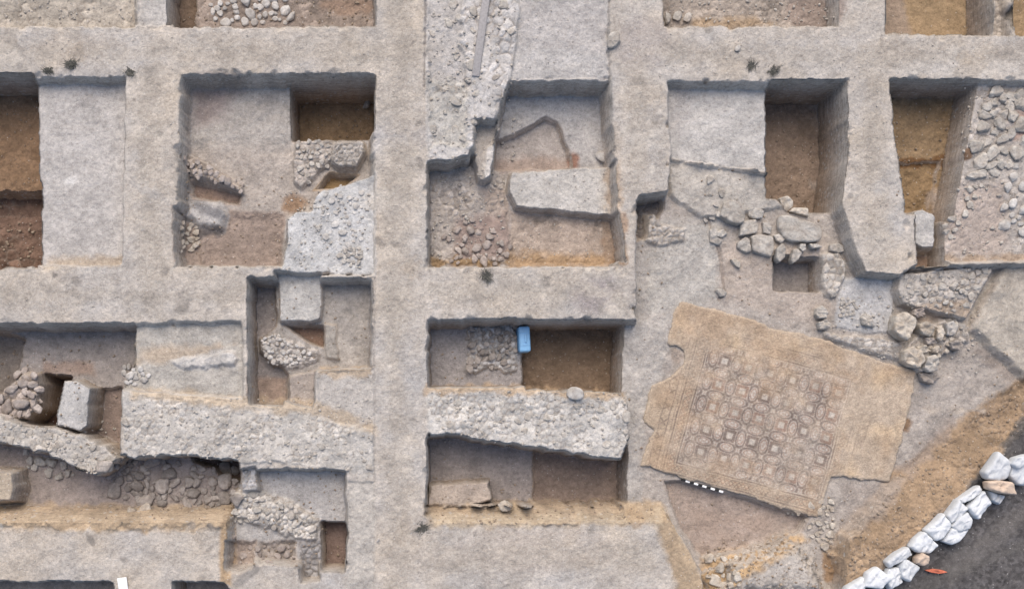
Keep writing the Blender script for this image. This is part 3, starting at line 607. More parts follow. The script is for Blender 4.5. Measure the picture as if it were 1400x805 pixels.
    t = bpy.data.objects.new('mosaic_floor', None); COL.objects.link(t); mm = earth_material('mosaic_tesserae', .35)
    dq = np.full(len(V), 50.); dq[:n_x*n_y] = dpan.reshape(-1)
    pan = dq[Q[:, 0]] < 18
    for nm, QQ in (('patterned_panel', Q[pan]), ('border', Q[~pan])):
        us, inv = np.unique(QQ, return_inverse=True)
        make_mesh(nm, V[us], inv.reshape(-1, 4), mm, None, cols[us]).parent = t
    tag(t, 'tilted tan mosaic floor with rows of squares and ovals inside a braided frame', 'mosaic')
mosaic()

# ------------------------------------------------------------------ stones
def stone_mesh(name, mat, seed, sub=3, ang=.95, flat=.8):
    r = np.random.RandomState(seed)
    bm = bmesh.new(); bmesh.ops.create_icosphere(bm, subdivisions=sub, radius=1)
    pl = r.normal(size=(9, 3)); pl /= np.linalg.norm(pl, axis=1)[:, None]; hh = r.uniform(.5, .95, 9)
    pl[0] = (r.uniform(-.12, .12), r.uniform(-.12, .12), 1); hh[0] = flat*.72
    for v in bm.verts:
        d = np.array(v.co); d /= np.linalg.norm(d)
        k = pl@d; kk = np.where(k > .05, hh/np.maximum(k, .05), 9)
        rad = min(1.05, -np.log(np.exp(-kk*22).sum())/22)
        rad = rad*ang+(1-ang)*min(1., rad+.12)
        q_ = Vector(d*1.7)+Vector((seed*1.3, seed*.7, 0)); rad *= 1+.16*mnoise.noise(q_)+.08*mnoise.noise(q_*2.7)+.045*mnoise.noise(q_*7)
        v.co = Vector(d*rad)
    for f in bm.faces: f.smooth = True
    me = bpy.data.meshes.new(name); bm.to_mesh(me); bm.free(); me.materials.append(mat)
    return me
def variants(mat, n, sub=3, seed=0): return [stone_mesh('stone', mat, seed+i*7, sub) for i in range(n)]
V_LIME = variants(M_LIME, 8, 4, 1); V_CREAM = variants(M_CREAM, 6, 4, 50); V_GREY = variants(M_GREY, 7, 3, 100); V_BROWN = variants(M_BROWN, 7, 3, 160); V_WHITE = variants(M_WHITE, 6, 3, 220)
def stone(me, px, py, rx, ry, rz, rot, label, group=None, z=None, name='stone', cat='stone', sink=.35):
    x, y, zz = seen(px, py)
    if z is not None: x, y = plane((px, py), z); zz = z-rz*S
    o = bpy.data.objects.new(name, me); COL.objects.link(o)
    o.location = (wx(x), wy(y), zz+rz*S*(1-sink*2)*.5); o.scale = (rx*S, ry*S, rz*S); o.rotation_euler = (0, 0, math.radians(-rot))
    return tag(o, label, cat, group)
RNG = random.Random(11)
def inpoly(p, P):
    c = False
    for i in range(len(P)):
        a, b = P[i], P[i-1]
        if (a[1] > p[1]) != (b[1] > p[1]) and p[0] < (b[0]-a[0])*(p[1]-a[1])/(b[1]-a[1])+a[0]: c = not c
    return c
def scatter(poly, n, r0, r1, vs, label, group, gap=.8, sink=.3, flatz=.7, name='stone', on=None):
    xs = [p[0] for p in poly]; ys = [p[1] for p in poly]; done = []; tries = 0
    while len(done) < n and tries < n*80:
        tries += 1
        p = (RNG.uniform(min(xs), max(xs)), RNG.uniform(min(ys), max(ys)))
        if not inpoly(p, poly): continue
        r = r0+(r1-r0)*RNG.random()**1.6
        if any(math.hypot(p[0]-q[0], p[1]-q[1]) < gap*(r+q[2]) for q in done): continue
        done.append((*p, r))
        stone(RNG.choice(vs), p[0], p[1], r*RNG.uniform(1, 1.25), r*RNG.uniform(.75, 1), r*flatz, RNG.uniform(0, 360), None if on else label, None if on else group, sink=sink, name=name, cat=None if on else 'stone').parent = THING[on] if on else None
# traced slabs and bags: an outline, a thickness and a profile
def slab(name, poly, ztop, thick, mat, prof, zt=None, jit=.6, seed=1, rough=.012, dome=0., crease=0., smooth=1):
    P = [plane(p, ztop if zt is None else zt) for p in poly]
    n = 56; per = [math.hypot(P[i][0]-P[i-1][0], P[i][1]-P[i-1][1]) for i in range(len(P))]
    tot = sum(per); pts = []; r = random.Random(seed)
    seg = [(P[i-1], P[i], per[i]) for i in range(len(P))]
    for k in range(n):
        d = tot*k/n
        for a, b, l in seg:
            if d <= l or (a, b, l) == seg[-1]: pts.append((a[0]+(b[0]-a[0])*min(1, d/l), a[1]+(b[1]-a[1])*min(1, d/l))); break
            d -= l
    for _ in range(smooth): pts = [((pts[i-1][0]+2*pts[i][0]+pts[(i+1) % n][0])/4, (pts[i-1][1]+2*pts[i][1]+pts[(i+1) % n][1])/4) for i in range(n)]
    cx = sum(p[0] for p in pts)/n; cy = sum(p[1] for p in pts)/n
    ph = [r.uniform(0, 6.28) for _ in range(6)]
    def wob(a): return sum(math.sin(a*(k+2)+ph[k])/(k+1.5) for k in range(6))*.35
    rings = []; tx, ty = r.uniform(-.04, .04), r.uniform(-.04, .04)
    for (fr, fz) in prof:
        ring = []
        for i, p in enumerate(pts):
            a = 6.283*i/n; k = fr*(1+.02*jit*wob(a)) if fr > .3 else fr
            x = cx+(p[0]-cx)*k; y = cy+(p[1]-cy)*k
            zz = ztop-thick*(1-fz)+dome*(1-fr*fr)
            if fz > .5: zz += rough*float(fbm(np.float32(x/5), np.float32(y/5), seed, 3))
            if crease and fz > .3: zz += crease*(.5-2*abs(float(fbm(np.float32((x+y*.6)/7), np.float32((y-x*.6)/16), seed, 2))))*fz
            if fz > .5: zz += (tx*(x-cx)+ty*(y-cy))*S*3
            ring.append((wx(x), wy(y), zz))
        rings.append(ring)
    V = [v for ring in rings for v in ring]; F = []
    for j in range(len(rings)-1):
        for i in range(n): F.append((j*n+i, j*n+(i+1) % n, (j+1)*n+(i+1) % n, (j+1)*n+i))
    bm = bmesh.new(); vs = [bm.verts.new(v) for v in V]
    for f in F: bm.faces.new([vs[i] for i in f][::-1])
    top = [vs[(len(rings)-1)*n+i] for i in range(n)]; bot = [vs[i] for i in range(n)]
    bm.faces.new(top[::-1]); bm.faces.new(bot)
    bmesh.ops.recalc_face_normals(bm, faces=bm.faces)
    for f in bm.faces: f.smooth = True
    me = bpy.data.meshes.new(name); bm.to_mesh(me); bm.free(); me.materials.append(mat)
    o = bpy.data.objects.new(name, me); COL.objects.link(o); return o
ROCK = [(.95, 0), (1, .3), (1.0, .74), (.985, .90), (.94, .975), (.82, 1), (.6, 1), (.4, 1), (.2, 1), (.05, 1)]
PILL = [(.80, 0), (.95, .18), (1, .40), (.98, .58), (.92, .74), (.82, .86), (.68, .94), (.5, .985), (.3, 1), (.1, 1)]
BAGP = [(.97, 0), (1.0, .15), (1.03, .30), (1.04, .45), (1.035, .62), (1.01, .77), (.96, .88), (.89, .945), (.78, .975), (.62, .99), (.45, 1), (.3, 1), (.15, 1), (.05, 1)]
# paved group of big flat stones between the mosaic and the dark shaft
zA = lambda src, r, sc: [(r[0]+x/sc, r[1]+y/sc) for x, y in src]
r2, s2 = (950, 240), 994/210
big = [
 ([(190,170),(255,152),(300,175),(330,235),(325,300),(290,315),(230,300),(165,255)], 'large pale flat slab, five sided, at the upper left of the paved group', .18, M_LIME),
 ([(300,300),(345,285),(400,280),(420,330),(400,372),(330,385),(292,390)], 'pale slab with a chipped pitted top in the middle of the paved group', .15, M_LIME),
 ([(365,388),(440,375),(515,395),(520,470),(500,525),(440,510),(375,485)], 'smooth four sided pale slab at the lower left of the paved group', .17, M_LIME),
 ([(280,430),(330,395),(355,410),(370,490),(340,500),(300,480),(278,460)], 'narrow rounded stone against the left side of the smooth four sided slab', .15, M_LIME),
 ([(550,255),(610,250),(700,285),(790,315),(825,350),(815,420),(760,432),(640,425),(585,405),(545,330)], 'longest pale slab of the paved group, tilted and grey along its lower edge', .20, M_LIME),
 ([(615,230),(640,205),(735,208),(742,265),(680,250)], 'yellowish flat stone on the lip of the dark shaft above the longest slab', .12, M_CREAM),
 ([(530,470),(570,435),(595,470),(585,530),(550,562),(530,540)], 'upright oval white stone overhanging the left of the small square pit', .16, M_LIME),
 ([(640,475),(670,470),(698,500),(670,545),(635,570),(625,545)], 'pointed white stone overhanging the middle of the small square pit', .14, M_LIME),
 ([(685,440),(720,440),(722,480),(700,490),(680,470)], 'small white stone wedged under the longest slab', .12, M_LIME),
 ([(740,440),(800,440),(830,462),(760,470)], 'thin flat grey stone under the right end of the longest slab', .10, M_LIME),
 ([(875,445),(930,435),(970,455),(970,490),(930,500),(875,485)], 'smooth rounded cigar shaped stone at the right end of the paved group', .15, M_LIME),
 ([(440,300),(485,300),(500,340),(490,380),(445,370)], 'pitted grey stone wedged between the chipped slab and the longest slab', .13, M_LIME),
 ([(345,215),(400,200),(450,230),(440,275),(385,280),(350,260)], 'rough knobbly stone above the chipped slab of the paved group', .12, M_LIME),
 ([(512,385),(545,375),(590,410),(560,440),(525,420)], 'small wedge stone left of the longest slab', .12, M_LIME),
 ([(545,145),(600,130),(640,160),(640,200),(600,235),(560,200)], 'tan earthy stone at the corner of the dark shaft', .08, M_CREAM),
 ([(95,350),(130,320),(150,350),(140,400),(185,420),(160,450),(100,430)], 'hooked pale stone left of the five sided slab', .10, M_LIME),
 ([(140,360),(185,345),(215,375),(180,400),(145,395)], 'small stone nestled in the hooked stone', .10, M_LIME),
 ([(232,540),(262,535),(300,560),(295,600),(265,585)], 'lone bright triangular stone on the brown floor below the paved group', .12, M_CREAM),
]
for i, (q, lb, th, mt) in enumerate(big):
    P = zA(q, r2, s2); cx = sum(p[0] for p in P)/len(P); cy = sum(p[1] for p in P)/len(P)
    zt = max(-.42, seen(cx, cy)[2])+th*.75
    if 'overhanging' in lb or 'thin flat' in lb or 'wedged under' in lb: zt = -.42+.16
    o = slab('stone', P, zt, th+.10, mt, ROCK, seed=30+i, rough=.02, jit=1.2); tag(o, lb, 'stone')
r3, s3 = (1100, 340), 1017/240
bould = [
 ([(540,380),(590,362),(655,400),(650,450),(600,530),(560,510),(525,470),(530,420)], 'biggest boulder of the pile, cream and pear shaped, at its left end', .34, M_CREAM),
 ([(668,435),(710,418),(755,440),(760,480),(735,510),(690,495),(668,465)], 'round cream boulder right of the pear shaped one', .26, M_CREAM),
 ([(580,590),(630,562),(690,590),(698,650),(675,690),(620,680),(580,650)], 'rough pale boulder at the corner of the mosaic', .26, M_CREAM),
 ([(710,625),(765,610),(785,660),(775,705),(730,715),(700,690)], 'squarish pale boulder at the lower end of the boulder pile', .26, M_LIME),
 ([(845,540),(890,525),(922,555),(900,590),(865,580)], 'grey rounded stone at the right end of the boulder pile', .20, M_GREY),
 ([(820,430),(870,415),(895,450),(870,505),(825,500)], 'bluish white crumbly boulder at the right of the pile', .20, M_WHITE),
 ([(770,450),(800,440),(815,490),(795,540),(770,520)], 'thin upright stone between the round boulder and the bluish one', .20, M_CREAM),
 ([(660,575),(700,555),(735,590),(700,605),(668,600)], 'small wedge stone above the two lower boulders', .20, M_CREAM),
 ([(735,575),(780,560),(800,590),(770,605),(740,600)], 'small knobbly stone above the squarish boulder', .18, M_CREAM),
 ([(700,515),(745,515),(760,550),(710,555)], 'earthy flat stone below the round cream boulder', .16, M_BROWN),
 ([(330,395),(360,368),(385,385),(412,455),(340,440)], 'smooth pale wedge of stone lying on the bluish floor patch', .16, M_LIME),
 ([(70,345),(105,325),(140,355),(130,400),(85,405),(65,380)], 'upper of two rounded stones at the corner of the low curb', .18, M_LIME),
 ([(80,425),(130,408),(155,435),(135,470),(90,465)], 'lower of two rounded stones at the corner of the low curb', .18, M_LIME),
 ([(635,350),(690,340),(705,380),(660,400),(630,380)], 'brownish stone between the rubble mass and the pear shaped boulder', .16, M_BROWN),
 ([(150,220),(190,215),(190,275),(155,285)], 'rounded grey stone at the foot of the crumbling masonry strip', .14, M_LIME),
 ([(670,720),(750,715),(790,745),(740,785),(690,770)], 'flat grey stone buried below the squarish boulder', .10, M_GREY),
]
for i, (q, lb, th, mt) in enumerate(bould):
    P = zA(q, r3, s3); zt = -.42+th*.8+(.08 if 'boulder' in lb else 0)
    o = slab('stone' if th < .25 else 'boulder', P, zt, th+.12, mt, ROCK, seed=70+i, rough=.045, jit=2.2, smooth=0); tag(o, lb, 'boulder' if 'boulder' in lb.split(',')[0][:34] and th >= .2 else 'stone')
# rubble fields: every stone a thing of its own
scatter([(140,632),(180,626),(255,632),(322,640),(326,690),(300,694),(240,690),(150,680)], 70, 4.5, 13, V_GREY, 'dark rounded cobble in the narrow channel above the sandy slope', 'dark cobbles in the channel', .62, .26)
scatter([(606,322),(640,300),(680,312),(702,345),(692,362),(615,362)], 30, 3.5, 8.5, V_BROWN, 'brownish stone in the loose heap at the lower left of the middle square', 'stones of the brownish heap', .7, .15)
scatter([(1350,125),(1400,130),(1400,215),(1375,235),(1334,240),(1330,215),(1343,170)], 30, 7, 16, V_LIME, 'pale angular stone packed beside the orange brown shaft', 'pale stones beside the orange shaft', .72, .4)
scatter([(1328,240),(1345,225),(1352,240),(1330,285),(1305,330),(1290,325),(1292,305),(1318,290)], 16, 4, 8, V_LIME, 'small pale stone spilling down from the shaft to the smooth pier', 'small stones beside the pier', .8, .3)
scatter([(1370,225),(1400,220),(1400,330),(1370,310)], 14, 4, 10, V_WHITE, 'whitish stone scattered at the right edge above the rubble mass', 'whitish stones at the right edge', .9, .35)
scatter([(250,215),(290,228),(336,254),(330,262),(290,248),(252,238)], 22, 3.5, 7.5, V_BROWN, 'tan stone in the slanting ridge beside the ashy mound', 'stones of the slanting ridge', .72, .25, on='low slanting ridge of rubble along the left side of the square with the white block')
scatter([(244,305),(275,308),(272,340),(246,346)], 16, 3.5, 7, V_CREAM, 'rounded tan cobble in the small pile below the ashy mound', 'cobbles below the ashy mound', .75, .2)
scatter([(-8,545),(8,525),(30,507),(52,510),(56,555),(40,570),(-8,574)], 18, 6, 12, V_BROWN, 'lumpy brownish stone at the left edge beside the dark hole', 'lumpy stones beside the dark hole', .72, .2)
scatter([(285,2),(330,-4),(396,-4),(398,32),(290,34)], 34, 3.5, 9, V_WHITE, 'whitish stone in the heap at the top edge above the long horizontal baulk', 'whitish stones at the top edge', .68, .35)
scatter([(1108,690),(1138,682),(1142,720),(1134,752),(1120,745),(1100,722)], 28, 2.8, 6, V_CREAM, 'small cream stone in the heap below the lower corner of the mosaic', 'cream stones below the mosaic corner', .72, .2)
scatter([(1070,688),(1108,698),(1104,712),(1072,700)], 6, 2.2, 4.5, V_CREAM, 'tiny pale stone along the lower edge of the mosaic', 'tiny stones along the mosaic edge', 1., .2)
scatter([(965,755),(1015,760),(1010,800),(968,800)], 20, 3, 9, V_CREAM, 'cream stone in the rubble at the bottom beside the tan slope', 'cream stones at the bottom slope', .8, .25)
scatter([(35,615),(75,628),(100,640),(98,656),(60,648),(34,632)], 9, 6, 10, V_LIME, 'pale block fallen along the foot of the jagged slanting wall', 'fallen blocks under the jagged wall', .8, .2)
scatter([(168,502),(180,500),(206,508),(202,526),(172,526)], 14, 3.5, 6.5, V_WHITE, 'bluish white pebble in the corner of the flat earth bench', 'white pebbles on the earth bench', .75, .25)
scatter([(430,270),(475,250),(500,262),(498,345),(470,340),(425,310)], 40, 2.2, 6, V_WHITE, 'white stone set in the big bluish white plaster block', 'white stones in the plaster block', .95, .42, .6, on='big bluish white block of plaster and rubble filling the corner of a square')
scatter(ell(480,350,16,13), 16, 3, 5.5, V_LIME, 'pale stone in the ring on the corner of the white plaster block', 'stones of the small ring', .78, .25, on='big bluish white block of plaster and rubble filling the corner of a square')
scatter([(356,462),(376,456),(410,474),(430,484),(400,500),(368,496)], 48, 2.2, 5, V_WHITE, 'white stone in the spread in front of the pale square slab', 'white stones in front of the slab', .8, .25, on='sloping spread of small white stones in front of the pale square slab')
scatter([(640,446),(706,446),(704,505),(640,505)], 46, 3, 6.5, V_GREY, 'grey cobble in the rough patch left of the blue container', 'grey cobbles beside the container', .78, .25, on='rough patch of dark grey cobbles left of the blue container')
scatter([(402,194),(455,192),(452,225),(412,255)], 30, 2.5, 5, V_LIME, 'grey pebble in the flat rubble patch below the sandy shaft', 'pebbles of the flat rubble patch', .85, .3, on='flat patch of grey rubble just below the square sandy shaft')
scatter([(315,675),(360,672),(435,712),(430,738),(370,720),(320,712)], 40, 2.5, 6.5, V_LIME, 'pale stone in the crumbling ridge right of the sandy slope', 'stones of the crumbling ridge', .8, .25, on='whitish ridge of crumbling rubble right of the sandy slope')
scatter([(1150,405),(1170,412),(1172,430),(1148,432)], 18, 2.5, 4.5, V_LIME, 'small bluish stone on the left of the bluish floor patch', 'small stones on the floor patch', .8, .25, on='small smooth bluish grey floor patch below the end of the wide baulk')
scatter([(1255,470),(1300,435),(1322,445),(1310,470),(1275,500),(1250,500)], 18, 3.5, 7, V_CREAM, 'small cream stone filling the gaps of the boulder pile', 'small stones of the boulder pile', .8, .25, on='bed of small stones and earth under the pile of boulders')
scatter([(1232,375),(1290,370),(1352,366),(1320,430),(1240,415)], 34, 3, 7, V_LIME, 'grey stone in the triangular rubble mass', 'stones of the rubble mass', .9, .4, .6, on='triangular mass of grey rubble between the pale pier and the boulders')
scatter([(172,560),(430,575),(508,600),(508,645),(340,625),(172,618)], 34, 2.2, 6, V_LIME, '', '', 1., .55, .5, on='long broad wall of pale plaster and pebbles between the narrow channel and the small square')
scatter([(590,545),(860,550),(855,620),(700,600),(590,588)], 30, 2.5, 7, V_LIME, '', '', 1., .55, .5, on='thick white plaster wall between two dark pits, rounded at its right end')
scatter([(590,0),(705,0),(690,130),(640,190),(590,210)], 34, 2.5, 8, V_LIME, '', '', 1., .52, .5, on='wide broken whitish wall running down from the top edge with a grey beam on it')
scatter([(0,578),(75,588),(158,625),(130,642),(60,615),(0,602)], 30, 2.5, 7, V_LIME, '', '', .9, .48, .5, on='jagged slanting wall of pale rubble at the left edge under the pale pier')
scatter([(314,728),(352,736),(405,742),(404,765),(330,776)], 16, 3, 8, V_BROWN, 'brown grey stone in the broken ground left of the small brown pit at the bottom', 'stones in the broken ground at the bottom', .8, .4)
scatter([(968,240),(985,240),(1000,290),(990,330),(960,320)], 10, 3, 7, V_LIME, 'grey stone on the pale floor left of the paved group', 'stones left of the paved group', .9, .3)
for p, r, vs, lb in [((840,57),(10,12,9),V_LIME,'whitish stone stuck in the crack at the top of the narrow baulk'),((822,215),(11,7,6),V_WHITE,'single white stone against the right wall of the middle square'),
        ((180,697),(7,6,6),V_CREAM,'left of two round stones on the crest of the sandy slope'),((199,694),(8,8,8),V_CREAM,'right of two round stones on the crest of the sandy slope'),
        ((172,576),(7,5,4),V_LIME,'small pale stone on the left end of the long broad wall'),((786,538),(13,9,7),V_WHITE,'white rounded stone on the upper edge of the thick white wall'),
        ((690,690),(9,9,7),V_CREAM,'pale lump on the orange slope below the thick white wall'),((517,738),(2.6,3.4,2),V_WHITE,'tiny white stone on the tall central baulk'),
        ((1008,67),(4,5,3),V_WHITE,'small white stone on the top right baulk'),((502,142),(6,9,6),V_LIME,'pale stone in the corner of the sandy shaft'),
        ((398,25),(5,10,5),V_WHITE,'narrow white stone standing at the top edge'),((985,400),(8,6,5),V_LIME,'pale stone at the lip above the corner of the mosaic'),
        ((912,26),(5,8,5),V_LIME,'leftmost of three grey stones in the top corner of a tan square'),((925,24),(6,8,5),V_LIME,'middle of three grey stones in the top corner of a tan square'),((939,26),(5,8,5),V_LIME,'rightmost of three grey stones in the top corner of a tan square')]:
    stone(RNG.choice(vs), p[0], p[1], *r, RNG.uniform(0, 60), lb, sink=.15)

# loose chips and crumbs nobody could count
def crumbs(name, areas, mat, seed):
    r = random.Random(seed); base = bmesh.new(); bmesh.ops.create_icosphere(base, subdivisions=1, radius=1)
    bv = np.array([v.co for v in base.verts]); bf = np.array([[v.index for v in f.verts] for f in base.faces]); base.free()
    V = []; F = []; k = 0
    for poly, n, r0, r1 in areas:
        xs = [p[0] for p in poly]; ys = [p[1] for p in poly]; c = 0; tr = 0
        while c < n and tr < n*20:
            tr += 1
            p = (r.uniform(min(xs), max(xs)), r.uniform(min(ys), max(ys)))
            if not inpoly(p, poly): continue
            x, y, z = seen(*p); q = (r0+(r1-r0)*r.random()**2.5)*S; a = r.uniform(0, 6.28)
            w = bv*np.array([q*r.uniform(.8, 1.4), q*r.uniform(.6, 1), q*.7])*np.array([[r.uniform(.75, 1.15)] for _ in bv])
            V.append(np.stack([w[:, 0]*math.cos(a)-w[:, 1]*math.sin(a)+wx(x), w[:, 0]*math.sin(a)+w[:, 1]*math.cos(a)+wy(y), w[:, 2]+z+q*.2], -1)); F.append(bf+k*len(bv)); k += 1; c += 1
    o = make_mesh(name, np.concatenate(V), np.concatenate(F), mat); tag(o, kind='stuff'); return o
crumbs('stone_chips', [(box(585,0,705,220),330,.8,3),(box(170,545,508,645),420,.7,2.6),(box(588,535,860,610),330,.7,2.6),(box(0,575,160,650),150,.8,3),(box(390,262,506,370),260,.7,2.4),
    (box(1300,120,1400,350),240,.8,3.2),(box(1228,370,1340,510),200,.8,3),(box(1130,400,1250,500),160,.7,2.6),(box(700,0,828,105),60,.6,1.5),(box(0,0,180,34),90,.8,2.4),(box(910,0,1140,33),120,.8,2.6),(box(0,40,580,100),150,.4,1.3),(box(515,100,580,800),150,.4,1.3),(box(585,368,850,432),110,.4,1.3),(box(0,370,330,434),110,.4,1.3),(box(180,100,240,360),70,.4,1.2),(box(850,45,1400,105),190,.4,1.5),(box(1165,110,1212,360),90,.4,1.5),(box(590,720,900,805),100,.4,1.3),(box(0,720,300,790),70,.4,1.2),(box(588,232,690,358),220,.8,3),(box(700,235,830,355),120,.6,1.6)], M_LIME, 4)
crumbs('earth_crumbs', [(box(400,140,504,188),70,.5,2.2),(box(1060,155,1115,260),50,.5,2),(box(1225,140,1300,280),70,.5,2.4),(box(0,145,48,255),40,.5,2),(box(0,275,50,355),70,.6,3),(box(715,455,835,520),60,.5,2),(box(590,625,845,685),90,.5,2),(box(590,450,705,520),50,.5,2),(RT,420,.6,2.2),([(1390,530),(1400,590),(1180,800),(1145,790),(1215,660)],430,.5,2.6),(box(0,690,310,716),170,.6,2.2),(box(588,688,900,716),170,.6,2.4),(box(960,735,1140,805),220,.6,2.8),(box(250,240,390,360),160,.6,2),(box(345,385,505,545),120,.6,1.8),(box(0,445,165,640),170,.6,2.4),(box(312,640,470,775),170,.6,2.4),(box(240,0,510,34),120,.7,2.6)], M_CRUMB, 8)

# ------------------------------------------------------------------ sandbags along the road
r4, s4 = (1150, 600), 982/250
bags = [
 ([(858,66),(932,130),(905,212),(850,228),(795,215),(776,180)], 'largest clean white bag at the upper end of the sandbag line', M_BAG, .34),
 ([(930,140),(1010,100),(1040,190),(1000,250),(960,245),(915,195)], 'bluish white bag cut by the right edge of the photo', M_BAG, .30),
 ([(945,100),(1010,80),(1030,110),(960,165),(925,135)], 'small crumpled white bag behind the largest clean one', M_BAG, .40),
 ([(795,228),(850,222),(935,232),(955,300),(870,292),(800,268)], 'tan bag lying across the line under the largest white bag', M_BAGT, .40),
 ([(800,278),(890,305),(858,352),(815,330)], 'small white bag peeping out below the tan bag', M_BAG, .20),
 ([(752,248),(772,282),(705,325),(662,345),(640,325)], 'long narrow white bag on the bank side next to the tan bag', M_BAG, .22),
 ([(780,278),(820,345),(745,432),(712,405),(692,368)], 'plump white bag on the road side next to the tan bag', M_BAG, .28),
 ([(638,322),(692,375),(640,425),(600,455),(576,412)], 'square white bag in the line left of the plump one', M_BAG, .24),
 ([(640,420),(690,392),(712,440),(700,480),(640,500),(600,470)], 'flat bluish bag with a fold across its middle', M_BAG, .26),
 ([(598,475),(694,486),(640,550),(600,568),(552,550)], 'white bag with a pointed corner sticking out over the road', M_BAG, .20),
 ([(558,398),(600,462),(560,532),(520,548),(462,492),(510,450)], 'dirty white bag with a brown stain, in the middle of the line', M_BAG, .28),
 ([(455,498),(528,572),(482,616),(420,610),(380,580),(410,535)], 'smooth white bag just below the brown stained one', M_BAG, .26),
 ([(368,580),(392,622),(330,660),(270,695),(250,662),(300,615)], 'long white bag on the bank side above the round beige one', M_BAG, .24),
 ([(350,640),(438,690),(372,768),(330,745),(322,690)], 'wrinkled white bag left of the round beige one', M_BAG, .26),
 ([(415,640),(445,612),(482,630),(478,672),(445,682),(412,668)], 'round beige bag end on the road side', M_BAGT, .30),
 ([(205,688),(275,750),(222,806),(130,796),(150,720)], 'broad white bag near the bottom edge of the photo', M_BAG, .26),
 ([(262,700),(325,690),(338,770),(270,812),(245,745)], 'creased bag between the broad bag and the wrinkled one', M_BAG, .22),
 ([(132,742),(142,800),(110,850),(20,830),(40,795)], 'bag at the very lower end of the line, cut by the bottom edge', M_BAG, .22),
]
for i, (q, lb, mt, zt) in enumerate(bags):
    o = slab('sandbag', zA(q, r4, s4), zt, min(.26, zt+.03), mt, BAGP, seed=200+i*3, rough=.015, jit=.6, crease=.028, smooth=1); tag(o, lb, 'sandbag', 'sandbags along the road')

# ------------------------------------------------------------------ tools and small things
def bbox_mesh(name, sx, sy, sz, mat, bev=.01, seg=3, parent=None, loc=(0, 0, 0)):
    bm = bmesh.new(); bmesh.ops.create_cube(bm, size=1)
    for v in bm.verts: v.co = Vector((v.co.x*sx, v.co.y*sy, v.co.z*sz))
    bmesh.ops.bevel(bm, geom=list(bm.edges), offset=bev, segments=seg, affect='EDGES', profile=.5)
    for f in bm.faces: f.smooth = True
    me = bpy.data.meshes.new(name); bm.to_mesh(me); bm.free(); me.materials.append(mat)
    o = bpy.data.objects.new(name, me); COL.objects.link(o); o.location = loc
    if parent: o.parent = parent
    return o
# blue container leaning in the corner of the dark pit
x, y, z = seen(706, 478)
z = -.82
cx, cy = plane((717.5, 463), z+.3)
t = bpy.data.objects.new('plastic_container', None); COL.objects.link(t); t.location = (wx(cx), wy(cy), z-.05); t.rotation_euler = (0, 0, math.radians(3))
tag(t, 'bright blue plastic container standing between the cobbles and the dark brown pit', 'container')
bbox_mesh('body', .24, .54, .34, M_BLUE, .045, 4, t, (0, 0, .17)); bbox_mesh('side_wall', .03, .50, .26, M_BLUE_SHADE, .012, 3, t, (-.125, 0, .15))  # side panel carries the shaded blue, shade put into its colour
for yy in (-.13, .13): bbox_mesh('rib', .20, .022, .012, M_BLUE, .005, 2, t, (0, yy, .344))
bbox_mesh('handle', .04, .16, .03, M_BLUE, .012, 3, t, (.02, 0, .352))
# scale bar under the mosaic edge
a, b = plane((931, 655.2), -.44), plane((988, 672.2), -.44); n = 10
L = math.hypot(b[0]-a[0], b[1]-a[1])*S; ang = math.atan2(-(b[1]-a[1]), b[0]-a[0])
t = bpy.data.objects.new('scale_bar', None); COL.objects.link(t); t.location = (wx(a[0]), wy(a[1]), -.42); t.rotation_euler = (0, math.radians(0), ang)
tag(t, 'short black and white scale bar lying along the lower edge of the mosaic', 'scale bar')
for i in range(n): bbox_mesh('segment', L/n*.995, .042, .04, M_BLK if i % 2 == 0 else M_WPT, .003, 2, t, (L/n*(i+.5), 0, 0))
# beam on the wide wall
a, b = plane((665, -6), .04), plane((650, 106), .04)
pts = [(wx(a[0]), wy(a[1])), (wx(b[0]), wy(b[1]))]; L = math.dist(*pts)
bm_ = bbox_mesh('beam', .16, L, .09, M_WOOD, .02, 3); bm_.location = ((pts[0][0]+pts[1][0])/2, (pts[0][1]+pts[1][1])/2, .055)
bm_.rotation_euler = (0, 0, math.atan2(pts[1][1]-pts[0][1], pts[1][0]-pts[0][0])+math.pi/2)
tag(bm_, 'long narrow grey beam lying lengthwise on the wide broken wall', 'beam')
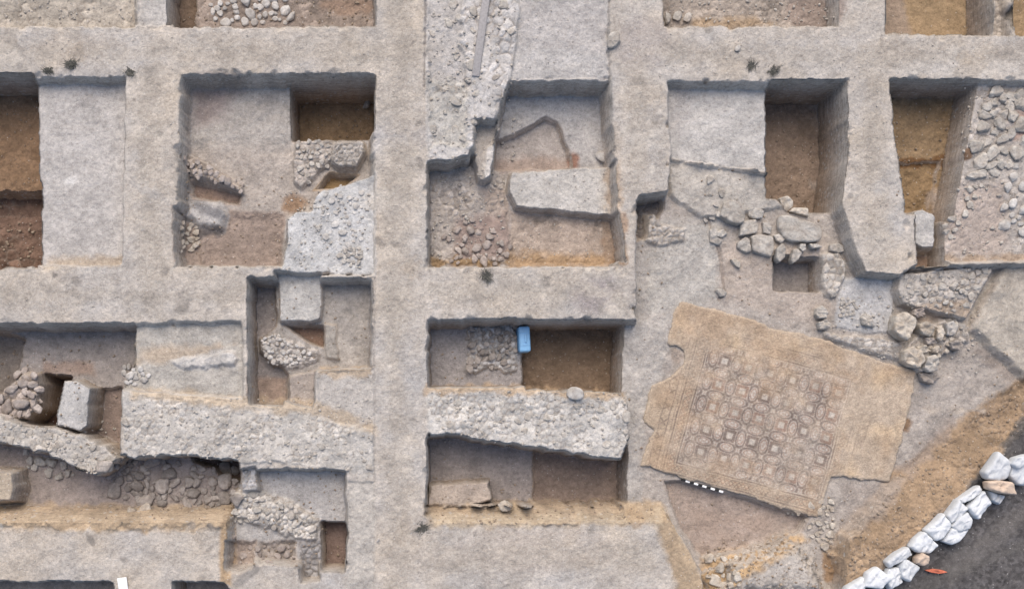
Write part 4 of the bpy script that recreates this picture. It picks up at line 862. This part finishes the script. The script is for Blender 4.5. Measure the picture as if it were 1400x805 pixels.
# white card at the bottom edge
c_ = plane((168, 799), .03)
cd = bbox_mesh('white_card', .19, .30, .02, M_CARD, .004, 2); cd.location = (wx(c_[0]), wy(c_[1]), .035); cd.rotation_euler = (.03, .02, math.radians(8))
tag(cd, 'small blank white card lying between two pits at the bottom edge', 'card')
# orange scrap on the road
o = slab('plastic_strip', [(1264,779),(1276,777),(1290,779),(1297,782),(1286,784),(1272,782)], .03, .04, M_ORG, ROCK, seed=5, rough=.02, jit=3); tag(o, 'torn orange red plastic strip lying on the dark road', 'plastic scrap')
# dry weeds along the pit edges
def weed(px, py, r, lb, seed):
    rr = random.Random(seed); x, y, z = seen(px, py); V = []; F = []
    for k in range(int(150*r/8)):
        a = rr.uniform(0, 6.283); ln = r*S*rr.uniform(.25, 1.0)*(1+.4*math.sin(a*2+seed)); h = ln*rr.uniform(.3, 1.0); w = .005+.004*rr.random()
        ox, oy = rr.gauss(0, r*.38*S), rr.gauss(0, r*.28*S); n0 = len(V)
        for tt in (0, .5, 1):
            xx = ox+math.cos(a)*ln*tt; yy = oy+math.sin(a)*ln*tt; zz = h*(tt-.35*tt*tt)
            ww = w*(1-tt*.8); V += [(xx-math.sin(a)*ww, yy+math.cos(a)*ww, zz), (xx+math.sin(a)*ww, yy-math.cos(a)*ww, zz)]
        F += [(n0, n0+1, n0+3, n0+2), (n0+2, n0+3, n0+5, n0+4)]
    o = make_mesh('weed_tuft', V, F, M_WEED); o.location = (wx(x), wy(y), z-.005); tag(o, lb, 'weed')
weed(98, 88, 9, 'larger dark weed tuft on the top left baulk above the pale platform', 1); weed(66, 97, 7, 'smaller dark weed tuft left of the larger one on the top left baulk', 2)
weed(178, 99, 7, 'dark weed tuft at the crossing of the top left baulks', 3); weed(665, 378, 9, 'round grey weed tuft on the middle baulk below the loose heap', 4)
weed(1027, 90, 7, 'dark weed tuft on the top right baulk near the pale floor', 5); weed(1058, 98, 8, 'scruffy weed tuft at the corner of the tall dark shaft', 6); weed(577, 722, 8, 'dark weed tuft at the lower end of the central baulk', 7)
